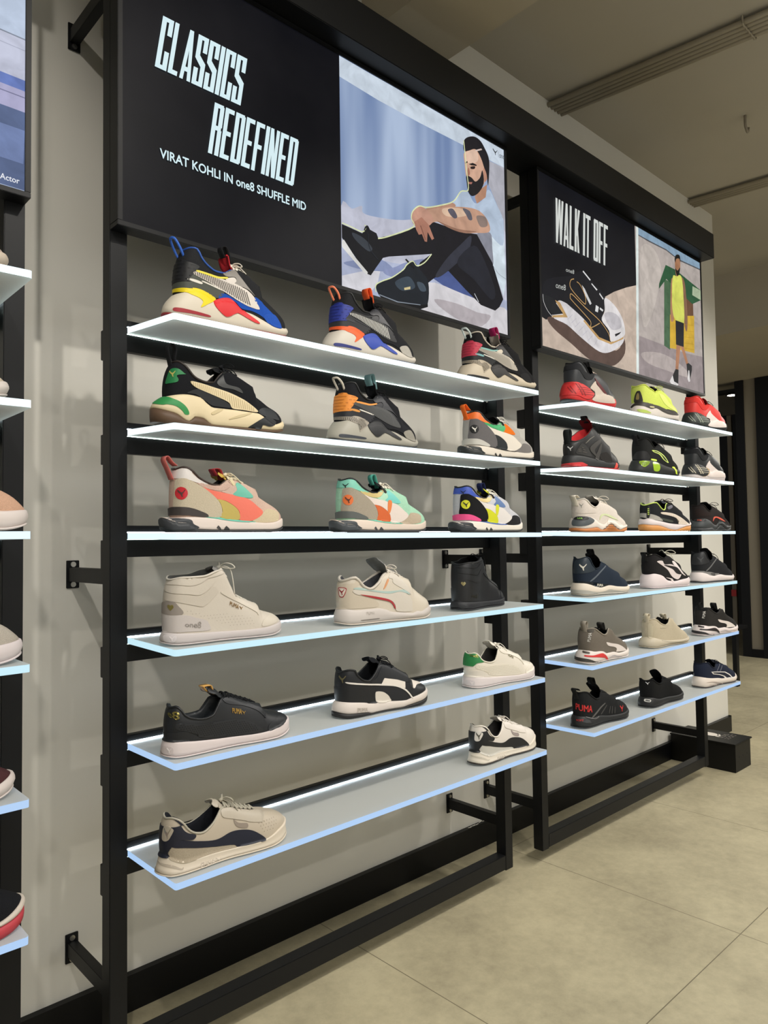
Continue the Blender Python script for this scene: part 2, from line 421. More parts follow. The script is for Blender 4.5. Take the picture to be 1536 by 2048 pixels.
def make_shoe(fam, L, loc, rz, st, label, group, cat='sneaker', mirror=False):
    F = FAM[fam]; s = Shoe(L, F); s.build_geo()
    root = empty('sneaker', loc, rz); tag(root, label, cat, group)
    root.location = loc
    def tf(v): return (v[0]-L/2, v[1], v[2])
    def put(name, mb, m, lab=None):
        if not mb.v: return None
        o = raw(name, [tf(v) for v in mb.v], mb.f, m, root, True, mb.i if isinstance(m, (list, tuple)) else None)
        if lab: o['label'] = lab
        return o
    def geo(name, g, m):
        b = MB(); b.add(g[0], g[1]); return put(name, b, m)
    geo('midsole', s.sole, mat(*st['sole']))
    geo('outsole', s.outs, mat(*st['out']))
    geo('upper', s.upper, mat(*st['upper']))
    geo('lining', s.lining, mat(*st.get('lining', ('1c1c1e', 'mesh'))))
    # collar binding
    xe, xt = F['xe']*L, F['xt']*L
    if not F.get('nobind'):
        ks = [k for k in range(-NL//2+1, NL//2) if s.T[k % NL].x < (xe if not F.get('slip') else xt)]
        b = MB(); b.tube([s.T[k % NL]+Vector((0, 0, .0005)) for k in ks], st.get('rim_r', .0026), 6)
        put('collar_binding', b, mat(*st.get('rim', st['upper'])))
    # tongue
    tx, tz = F['tong'][0]*L, F['tong'][1]; tw = F.get('tw', .030)
    if fam not in ('xet', 'crm'):
        c = [(xt*.97, s.R(xt*.97)-.005, .018)]
        for t in (.25, .5, .75, 1):
            x = xt+(xe-xt)*t; c.append((x, s.R(x)+.002, .020+.010*t))
        c += [((xe+tx)/2-.002, (s.R(xe)+.004+tz)/2+.003, tw*1.15), (tx+.002, tz-.004, tw*1.1), (tx-.001, tz, tw*.8)]
        CP = catmull([(p[0], p[2], p[1]) for p in c], 4, False); N = len(CP); nx = 9; top = []; bot = []
        for k, p in enumerate(CP):
            a = CP[min(k+1, N-1)]-CP[max(k-1, 0)]; nn = Vector((a.z, 0, -a.x)).normalized()
            if nn.z < 0: nn = -nn
            for j in range(nx):
                q = -1+2*j/(nx-1); drop = .010*q*q*(1 if k < N*.6 else 1.3)
                base = Vector((p.x, q*p.y*.62, p.z))-nn*drop*.8
                th = .0035*(1-abs(q)**4*.7)
                top.append(base+nn*th*.5); bot.append(base-nn*th*.5)
        fs = []
        M = N*nx
        for k in range(N-1):
            for j in range(nx-1):
                a = k*nx+j; fs.append((a, a+1, a+nx+1, a+nx)); fs.append((M+a, M+a+nx, M+a+nx+1, M+a+1))
        for k in range(N-1):
            a = k*nx; fs.append((a, a+nx, M+a+nx, M+a)); a = k*nx+nx-1; fs.append((a, M+a, M+a+nx, a+nx))
        for j in range(nx-1):
            a = (N-1)*nx+j; fs.append((a, a+1, M+a+1, M+a))
        b = MB(); b.add(top+bot, fs); put('tongue', b, mat(*st.get('tongue', st['upper'])))
    def surf(x, y, d=.0):
        loc, nor, i, dist = s.bvh.ray_cast(Vector((x, y, .3)), Vector((0, 0, -1)))
        return Vector((x, y, (loc.z if loc else s.R(x))+d))
    # laces
    if 'lace' in st:
        b = MB(); n = st.get('lace_n', 6); r = .0028
        for k in range(n):
            t = k/(n-1)*.96; x = (xt-.010)+(xe+.004-(xt-.010))*t; w = s.wop(x)
            st_ = (xe-xt)/(n-1)
            for sg in (-1, 1):
                x2 = x+st_*.55
                p0 = surf(x, sg*(w+.007), .0012); p4 = surf(x2, -sg*(w+.004), .001)
                zc = s.R((x+x2)/2)+.0075+(.0012 if sg > 0 else 0)
                pts = [p0, Vector((x*.75+x2*.25, sg*w*.7, zc-.0015)), Vector(((x+x2)/2, 0, zc)), Vector((x*.25+x2*.75, -sg*w*.7, zc-.0015)), p4]
                b.tube(catmull(pts, 4, False), r, 6, .5)
        bw = st.get('bow', 1)
        if bw:
            kx, kz = xe+.002, s.R(xe)+.011
            b.tube([(kx-.006, 0, kz), (kx, 0, kz+.003), (kx+.006, 0, kz)], .0045, 8)
            for sg in (-1, 1):
                sc = bw
                pts = [(kx, 0, kz+.002), (kx+.006*sc, sg*.010*sc, kz+.010*sc), (kx+.014*sc, sg*.024*sc, kz+.009*sc), (kx+.020*sc, sg*.030*sc, kz+.001*sc), (kx+.013*sc, sg*.022*sc, kz-.001*sc), (kx+.004, sg*.006, kz+.001)]
                b.tube(catmull(pts, 5, False), .0022, 6, .6)
                pts = [(kx, 0, kz), (kx+.008, sg*.012, kz+.004), (kx+.018, sg*.024, kz-.008), surf(kx+.026, sg*.028, .002)]
                b.tube(catmull(pts, 4, False), .002, 6, .6)
        put('laces', b, mat(*st['lace']))
    # pull tabs
    hz = s.R(.05*L); hx = F['xh']*L
    tb = st.get('tab')
    if tb:
        col, kind, style = tb[:3]; b = MB(); wd = tb[3] if len(tb) > 3 else .018; hgt = tb[4] if len(tb) > 4 else .024
        if style == 'loop':
            strip_mesh(b, [(hx-.001, 0, hz-.022), (hx-.007, 0, hz), (hx-.012, 0, hz+hgt*.7), (hx-.004, 0, hz+hgt), (hx+.006, 0, hz+hgt*.7), (hx+.004, 0, hz+.002), (hx+.006, 0, hz-.012)], wd)
        elif style == 'back':
            strip_mesh(b, [(hx-.006, 0, hz-.030), (hx-.016, 0, hz-.008), (hx-.026, 0, hz+hgt*.5), (hx-.020, 0, hz+hgt*.8), (hx-.008, 0, hz+.008), (hx+.002, 0, hz+.001)], wd)
        elif style == 'cord':
            b.tube(catmull([(hx-.004, -.012, hz-.024), (hx-.014, -.014, hz-.008), (hx-.026, -.010, hz+hgt*.4), (hx-.030, 0, hz+hgt*.5), (hx-.026, .010, hz+hgt*.4), (hx-.014, .014, hz-.008), (hx-.004, .012, hz-.024)], 4, False), .003, 8)
        put('heel_pull_tab', b, mat(col, kind))
    tt = st.get('ttab')
    if tt:
        b = MB(); wd = tt[2] if len(tt) > 2 else .020; hh = tt[3] if len(tt) > 3 else .016
        strip_mesh(b, [(tx+.010, 0, tz-.018), (tx+.004, 0, tz+.002), (tx-.004, 0, tz+hh), (tx-.016, 0, tz+hh*.9), (tx-.017, 0, tz+hh*.3), (tx-.008, 0, tz-.010)], wd)
        put('tongue_pull_tab', b, mat(tt[0], tt[1]))
    # panels
    D = dict(AH[st.get('trace', fam)])
    if 'extra' in st: D.update(AH[st['extra']])
    for nm, spec in st['p'].items():
        src = nm.rstrip('2')
        polys = D.get(src) or D.get('#'+src)
        if not polys: continue
        straight = ('#'+src) in D
        if src in WRAP_H: polys = [[(a-.055*(.024-a)/.024 if a < .024 else a, h) for a, h in q] for q in polys]
        if src in WRAP_T: polys = [[(a+.03 if a > s.per*.5-.024 else a, h) for a, h in q] for q in polys]
        col, kind = spec[0], spec[1]; lvl = spec[2] if len(spec) > 2 else 1; t = .0005+.0008*lvl
        m = mat(col, kind); b = MB()
        if src[0] == 'C':
            for q in polys:
                poly = [bil(q, u, v) for u, v in (HEART if src == 'Cheart' else CAT)]; s.panel_mesh(b, poly, t, .003, 0, False)
            nm2 = 'logo'
        elif src[0] == 'X':
            txt = spec[3]; vs, fs, ar = text_geo(txt, .022)
            for q in polys:
                b.add(s.project([bil(q, u, v) for u, v in vs], t), fs)
            nm2 = 'lettering'
        elif src[0] == 'D':
            nm2 = 'perforations'; stp = spec[3] if len(spec) > 3 else .006; rr = spec[4] if len(spec) > 4 else .0009
            for poly in polys:
                xs = [p[0] for p in poly]; ys = [p[1] for p in poly]; j = 0; y = min(ys)
                while y < max(ys):
                    x = min(xs)+(stp/2 if j % 2 else 0)
                    while x < max(xs):
                        if in_poly((x, y), poly):
                            c = [(x+rr*math.cos(q*math.pi/3), y+rr*math.sin(q*math.pi/3)) for q in range(6)]
                            b.add(s.project(c, t), [(0, 1, 2, 3, 4, 5)])
                        x += stp
                    y += stp*.8; j += 1
        elif src[0] == 'H':
            pass
        else:
            for poly in polys: s.panel_mesh(b, poly, t, .0035, 0, not straight)
            nm2 = PART.get(src, src)
        o = put(nm2, b, m)
    for nm, spec in st.get('hatch', {}).items():
        poly = [tuple(p) for p in catmull([Vector(p) for p in D[nm][0]], 4)]
        col, kind, pitch, w, slant, lvl = spec; b = MB()
        xs = [p[0] for p in poly]; x = min(xs)
        if slant == 'h':                        # level ribs instead of upright ones
            y = min(p[1] for p in poly)+pitch
            while y < max(p[1] for p in poly)-.002:
                hit = sorted(poly[k][0]+(poly[k-1][0]-poly[k][0])*(y-poly[k][1])/(poly[k-1][1]-poly[k][1]) for k in range(len(poly)) if (poly[k][1]-y)*(poly[k-1][1]-y) < 0)
                if len(hit) >= 2:
                    a0, a1 = hit[0]+.003, hit[-1]-.003; vs = []
                    if a0 < .03: a0 -= .03
                    for j in range(9):
                        a = a0+(a1-a0)*j/8; vs += [(a, y-w/2), (a, y+w/2)]
                    b.add(s.project(vs, .0005+.0008*lvl), [(2*j, 2*j+1, 2*j+3, 2*j+2) for j in range(8)])
                y += pitch
            put('ribbing', b, mat(col, kind)); continue
        while x < max(xs):
            # intersect slanted line with polygon
            hit = []
            for k in range(len(poly)):
                (ax, ay), (bx, by) = poly[k], poly[k-1]
                fa = ax-(x+slant*ay); fb = bx-(x+slant*by)
                if fa*fb < 0: hit.append(ay+(by-ay)*fa/(fa-fb))
            hit.sort()
            if len(hit) >= 2 and hit[-1]-hit[0] > .002:
                y0 = hit[0]+(hit[-1]-hit[0])*.10; y1 = hit[-1]-(hit[-1]-hit[0])*.14; m_ = 4
                vs = []
                for j in range(m_+1):
                    y = y0+(y1-y0)*j/m_; vs += [(x+slant*y-w/2, y), (x+slant*y+w/2, y)]
                b.add(s.project(vs, .0005+.0008*lvl), [(2*j, 2*j+1, 2*j+3, 2*j+2) for j in range(m_)])
            x += pitch
        put('stripe_ribs', b, mat(col, kind))
    return root

def acrylic():
    m = bpy.data.materials.new('lit_acrylic'); m.use_nodes = True; nt = m.node_tree; b = nt.nodes['Principled BSDF']
    b.inputs['Base Color'].default_value = (*lin('d2d2ce'), 1); b.inputs['Roughness'].default_value = .38
    tr = nt.nodes.new('ShaderNodeBsdfTranslucent'); tr.inputs['Color'].default_value = (*lin('c8ccc8'), 1)
    mx = nt.nodes.new('ShaderNodeMixShader'); mx.inputs[0].default_value = .38
    out = nt.nodes['Material Output']; nt.links.new(b.outputs[0], mx.inputs[1]); nt.links.new(tr.outputs[0], mx.inputs[2]); nt.links.new(mx.outputs[0], out.inputs['Surface'])
    tc = nt.nodes.new('ShaderNodeTexCoord'); n = nt.nodes.new('ShaderNodeTexNoise'); n.inputs['Scale'].default_value = 40
    r = nt.nodes.new('ShaderNodeMapRange'); r.inputs['To Min'].default_value = .34; r.inputs['To Max'].default_value = .42
    nt.links.new(tc.outputs['Object'], n.inputs['Vector']); nt.links.new(n.outputs['Fac'], r.inputs['Value']); nt.links.new(r.outputs['Result'], b.inputs['Roughness'])
    b.inputs['Emission Color'].default_value = (.85, .95, 1, 1); b.inputs['Emission Strength'].default_value = .06
    return m
M_ACR = acrylic()

# shoe families: outlines of sole and upper
FAM = {
'rsx': dict(dh=0.01, hin=0.02, mid=[(0,.046),(.07,.05),(.166,.057),(.246,.052),(.321,.041),(.388,.049),(.463,.05),(.536,.036),(.616,.031),(.69,.023),(.792,.014),(.9,.016),(1,.026)],
  top=[(0,.158),(.12,.158),(.17,.152),(.205,.133),(.26,.119),(.32,.113),(.40,.116),(.475,.130),(.54,.136),(.60,.122),(.67,.104),(.74,.087),(.86,.065),(.93,.053),(.97,.042),(1,.03)], xh=.115, xt=.70, xe=.50, tong=(.46,.170), flare=.005, bulge=.004),
'tri': dict(dh=0.008, hin=0.02, mid=[(0,.055),(.035,.057),(.187,.062),(.28,.059),(.338,.046),(.382,.039),(.52,.039),(.633,.037),(.707,.036),(.775,.026),(.853,.014),(.93,.021),(1,.03)], out=[(0,.030),(.1,.024),(.2,.008),(.24,.02),(.29,.020),(.38,.006),(1,.006)],
  top=[(0,.143),(.12,.143),(.17,.128),(.227,.106),(.259,.100),(.321,.096),(.396,.099),(.45,.118),(.505,.132),(.599,.115),(.679,.092),(.769,.076),(.843,.062),(.928,.052),(.97,.04),(1,.03)], xh=.12, xt=.70, xe=.49, tong=(.43,.138), flare=.006, bulge=.003),
'rid': dict(dh=0.003, hin=0.02, mid=[(0,.030),(.164,.032),(.281,.031),(.388,.029),(.535,.025),(.637,.022),(.746,.02),(.818,.021),(.895,.026),(1,.034)], out=[(0,.020),(.13,.018),(.2,.007),(.4,.005),(1,.006)],
  top=[(0,.146),(.10,.147),(.17,.135),(.219,.121),(.275,.112),(.34,.107),(.406,.107),(.45,.114),(.49,.122),(.547,.122),(.632,.110),(.727,.09),(.808,.075),(.907,.061),(.974,.047),(1,.037)], xh=.085, xt=.72, xe=.50, tong=(.44,.140), flare=.004, bulge=.001, bevel=.012),
'mid': dict(hin=0.002, mid=[(0,.030),(.006,.029),(.127,.026),(.343,.023),(.563,.021),(.733,.022),(.897,.028),(1,.032)],
  top=[(0,.154),(.137,.150),(.255,.151),(.361,.160),(.43,.163),(.478,.135),(.51,.106),(.553,.099),(.659,.083),(.785,.062),(.906,.051),(.96,.042),(1,.03)], xh=.045, xt=.73, xe=.45, tong=(.40,.172), flare=.002, bulge=.0015, xk=.46, lean=-.03, open=[(0,.028),(.12,.036),(.3,.036),(.42,.026),(.48,.017),(.55,.014),(.7,.011)]),
'slp': dict(hin=0.003, mid=[(0,.045),(.123,.040),(.331,.040),(.425,.035),(.489,.027),(.636,.022),(.699,.02),(.739,.024),(.799,.022),(.852,.028),(1,.036)],
  top=[(0,.124),(.06,.126),(.10,.127),(.14,.118),(.192,.101),(.256,.094),(.354,.107),(.439,.127),(.507,.136),(.604,.126),(.691,.110),(.779,.088),(.868,.069),(.94,.058),(.98,.047),(1,.037)], xh=.04, xt=.72, xe=.51, tong=(.40,.178), flare=.004, bulge=.003, tw=.048),
'low': dict(hin=0.004, mid=[(0,.040),(.071,.036),(.19,.031),(.427,.024),(.646,.021),(.738,.022),(.86,.030),(1,.038)],
  top=[(0,.114),(.06,.115),(.085,.107),(.109,.092),(.159,.082),(.247,.076),(.322,.079),(.36,.093),(.40,.110),(.453,.113),(.549,.101),(.663,.086),(.772,.066),(.832,.060),(.938,.050),(.98,.04),(1,.032)], xh=.045, xt=.72, xe=.44, tong=(.34,.140), flare=.002, bulge=.001),
'rbd': dict(mid=[(0,.045),(.039,.044),(.251,.034),(.267,.031),(.345,.031),(.481,.027),(.653,.023),(.707,.027),(.826,.033),(1,.04)], out=[(0,.014),(.25,.008),(.29,.004),(.62,.004),(.67,.007),(.835,.012),(1,.012)],
  top=[(0,.130),(.05,.130),(.123,.126),(.152,.111),(.213,.096),(.267,.092),(.322,.1),(.386,.117),(.43,.130),(.541,.122),(.641,.099),(.75,.078),(.846,.064),(.93,.056),(.98,.046),(1,.036)], xh=.04, xt=.72, xe=.47, tong=(.36,.150), flare=.003, bulge=.002),
'gv': dict(mid=[(0,.046),(.036,.040),(.105,.030),(.167,.026),(.293,.026),(.435,.023),(.574,.022),(.68,.022),(.755,.024),(.867,.035),(1,.044)],
  top=[(0,.124),(.06,.127),(.09,.121),(.125,.110),(.166,.092),(.214,.081),(.271,.077),(.335,.084),(.394,.098),(.446,.112),(.50,.110),(.546,.103),(.647,.090),(.727,.082),(.825,.074),(.933,.062),(.98,.05),(1,.042)], xh=.05, xt=.74, xe=.47, tong=(.40,.132), flare=.004, bulge=-.001),
'bb': dict(dh=0.009, hin=0.012, mid=[(0,.056),(.051,.062),(.151,.061),(.322,.051),(.418,.036),(.50,.030),(.60,.040),(.70,.040),(.82,.032),(1,.036)],
  top=[(0,.142),(.10,.147),(.166,.140),(.242,.126),(.305,.111),(.371,.107),(.45,.112),(.54,.122),(.62,.108),(.72,.09),(.86,.072),(.95,.055),(1,.04)], xh=.085, xt=.74, xe=.52, tong=(.45,.150), flare=.006, bulge=.004),
'nit': dict(dh=0.01, hin=0.012, mid=[(0,.050),(.088,.052),(.212,.050),(.4,.047),(.535,.038),(.593,.030),(.817,.027),(1,.032)], out=[(0,.005),(1,.005)],
  top=[(0,.126),(.08,.130),(.14,.124),(.2,.116),(.301,.110),(.397,.104),(.47,.116),(.55,.124),(.65,.104),(.78,.078),(.9,.06),(1,.034)], xh=.05, xt=.74, xe=.52, tong=(.40,.136), flare=.006, bulge=.003),
'hi': dict(dh=0.008, mid=[(0,.036),(.18,.035),(.345,.031),(.558,.024),(.739,.020),(.853,.020),(1,.028)],
  top=[(0,.120),(.05,.095),(.081,.089),(.175,.099),(.296,.120),(.40,.142),(.47,.148),(.54,.132),(.62,.105),(.719,.085),(.853,.063),(.93,.05),(1,.032)], xh=.04, xt=.73, xe=.48, tong=(.38,.188), tw=.036, flare=.003, bulge=.002),
'bg': dict(dh=0.008, hin=0.016, mid=[(0,.052),(.121,.053),(.334,.052),(.492,.040),(.582,.032),(.845,.022),(1,.028)],
  top=[(0,.142),(.12,.146),(.2,.136),(.26,.122),(.33,.111),(.42,.113),(.52,.126),(.6,.112),(.7,.090),(.842,.066),(.94,.05),(1,.032)], xh=.085, xt=.74, xe=.52, tong=(.46,.145), flare=.007, bulge=.004),
'fus': dict(dh=0.003, mid=[(0,.045),(.084,.056),(.235,.048),(.365,.030),(.442,.026),(.522,.040),(.619,.037),(.722,.020),(.827,.022),(1,.03)], out=[(0,.010),(.2,.014),(.279,.016),(.396,.006),(.47,.012),(.559,.029),(.65,.012),(.709,.006),(.8,.012),(.86,.014),(1,.014)],
  top=[(0,.124),(.07,.126),(.123,.114),(.181,.1),(.264,.092),(.363,.102),(.45,.114),(.54,.110),(.64,.095),(.75,.076),(.86,.058),(.95,.045),(1,.03)], xh=.045, xt=.72, xe=.47, tong=(.34,.140), flare=.006, bulge=.003),
'play': dict(dh=0.003, mid=[(0,.050),(.016,.054),(.12,.046),(.272,.040),(.45,.032),(.606,.028),(.737,.026),(.85,.030),(1,.046)], out=[(0,.026),(.12,.026),(.3,.018),(.45,.008),(.55,.005),(.65,.012),(.8,.022),(1,.020)],
  top=[(0,.118),(.06,.120),(.15,.122),(.2,.114),(.26,.098),(.33,.091),(.403,.099),(.46,.120),(.55,.122),(.65,.100),(.757,.084),(.88,.064),(1,.046)], xh=.045, xt=.74, xe=.49, tong=(.38,.135), flare=.004, bulge=.003),
'soft': dict(mid=[(0,.050),(.049,.049),(.155,.042),(.247,.034),(.368,.029),(.514,.035),(.649,.029),(.828,.026),(1,.034)],
  top=[(0,.142),(.09,.150),(.14,.144),(.172,.130),(.203,.116),(.257,.103),(.347,.106),(.441,.122),(.52,.116),(.6,.102),(.7,.085),(.8,.070),(.9,.057),(.97,.043),(1,.034)], xh=.06, xt=.74, xe=.47, tong=(.33,.165), tw=.036, flare=.004, bulge=.004),
'rsm': dict(hin=0.008, mid=[(0,.060),(.055,.064),(.16,.060),(.258,.052),(.399,.030),(.532,.026),(.683,.032),(.836,.036),(1,.042)],
  top=[(0,.140),(.08,.148),(.16,.142),(.237,.132),(.34,.128),(.42,.132),(.50,.138),(.58,.122),(.68,.1),(.8,.076),(.92,.055),(1,.038)], xh=.05, xt=.72, xe=.50, tong=(.42,.158), flare=.006, bulge=.004),
'xet': dict(hin=0.016, mid=[(0,.050),(.034,.049),(.127,.044),(.25,.042),(.329,.038),(.419,.028),(.536,.029),(.649,.022),(.801,.025),(1,.034)],
  top=[(0,.128),(.12,.134),(.17,.128),(.261,.113),(.382,.099),(.445,.104),(.50,.118),(.56,.110),(.65,.091),(.76,.078),(.87,.066),(.95,.052),(1,.036)], xh=.105, xt=.56, xe=.50, tong=(.50,.128), flare=.006, bulge=.003, open=[(0,.026),(.2,.034),(.4,.034),(.56,.024)], slip=1),
'crm': dict(hin=0.012, mid=[(0,.046),(.056,.044),(.15,.037),(.242,.031),(.478,.022),(.693,.020),(.844,.022),(1,.03)],
  top=[(0,.122),(.09,.125),(.14,.118),(.239,.1),(.36,.090),(.43,.098),(.49,.116),(.56,.106),(.66,.085),(.78,.068),(.9,.052),(1,.034)], xh=.075, xt=.55, xe=.50, tong=(.50,.128), flare=.008, bulge=.005, open=[(0,.026),(.2,.034),(.4,.034),(.56,.024)], slip=1),
'enz': dict(mid=[(0,.046),(.046,.045),(.185,.034),(.299,.036),(.511,.027),(.699,.025),(1,.034)],
  top=[(0,.134),(.07,.138),(.12,.132),(.186,.115),(.286,.100),(.37,.099),(.451,.117),(.52,.112),(.6,.096),(.7,.082),(.843,.068),(.94,.052),(1,.036)], xh=.06, xt=.70, xe=.47, tong=(.36,.160), tw=.036, flare=.005, bulge=.003),
'blk': dict(mid=[(0,.044),(.065,.042),(.16,.034),(.271,.029),(.439,.027),(.7,.024),(1,.032)],
  top=[(0,.118),(.07,.119),(.16,.102),(.25,.093),(.337,.091),(.43,.102),(.5,.104),(.6,.088),(.729,.071),(.87,.058),(.95,.046),(1,.034)], xh=.05, xt=.62, xe=.46, tong=(.36,.146), tw=.034, flare=.005, bulge=.003, slip=1),
'nav': dict(mid=[(0,.052),(.1,.046),(.23,.040),(.4,.034),(.528,.028),(.824,.026),(1,.04)],
  top=[(0,.114),(.08,.119),(.16,.114),(.22,.098),(.30,.086),(.371,.085),(.45,.095),(.52,.100),(.6,.092),(.7,.08),(.85,.062),(.95,.048),(1,.038)], xh=.06, xt=.72, xe=.48, tong=(.38,.122), flare=.006, bulge=.004),
}

for _f in FAM.values():
    d = _f.get('dh', 0)
    _f['mid'] = [(x, z+d) for x, z in _f['mid']]; _f['top'] = [(x, z+d) for x, z in _f['top']]; _f['tong'] = (_f['tong'][0], _f['tong'][1]+d)

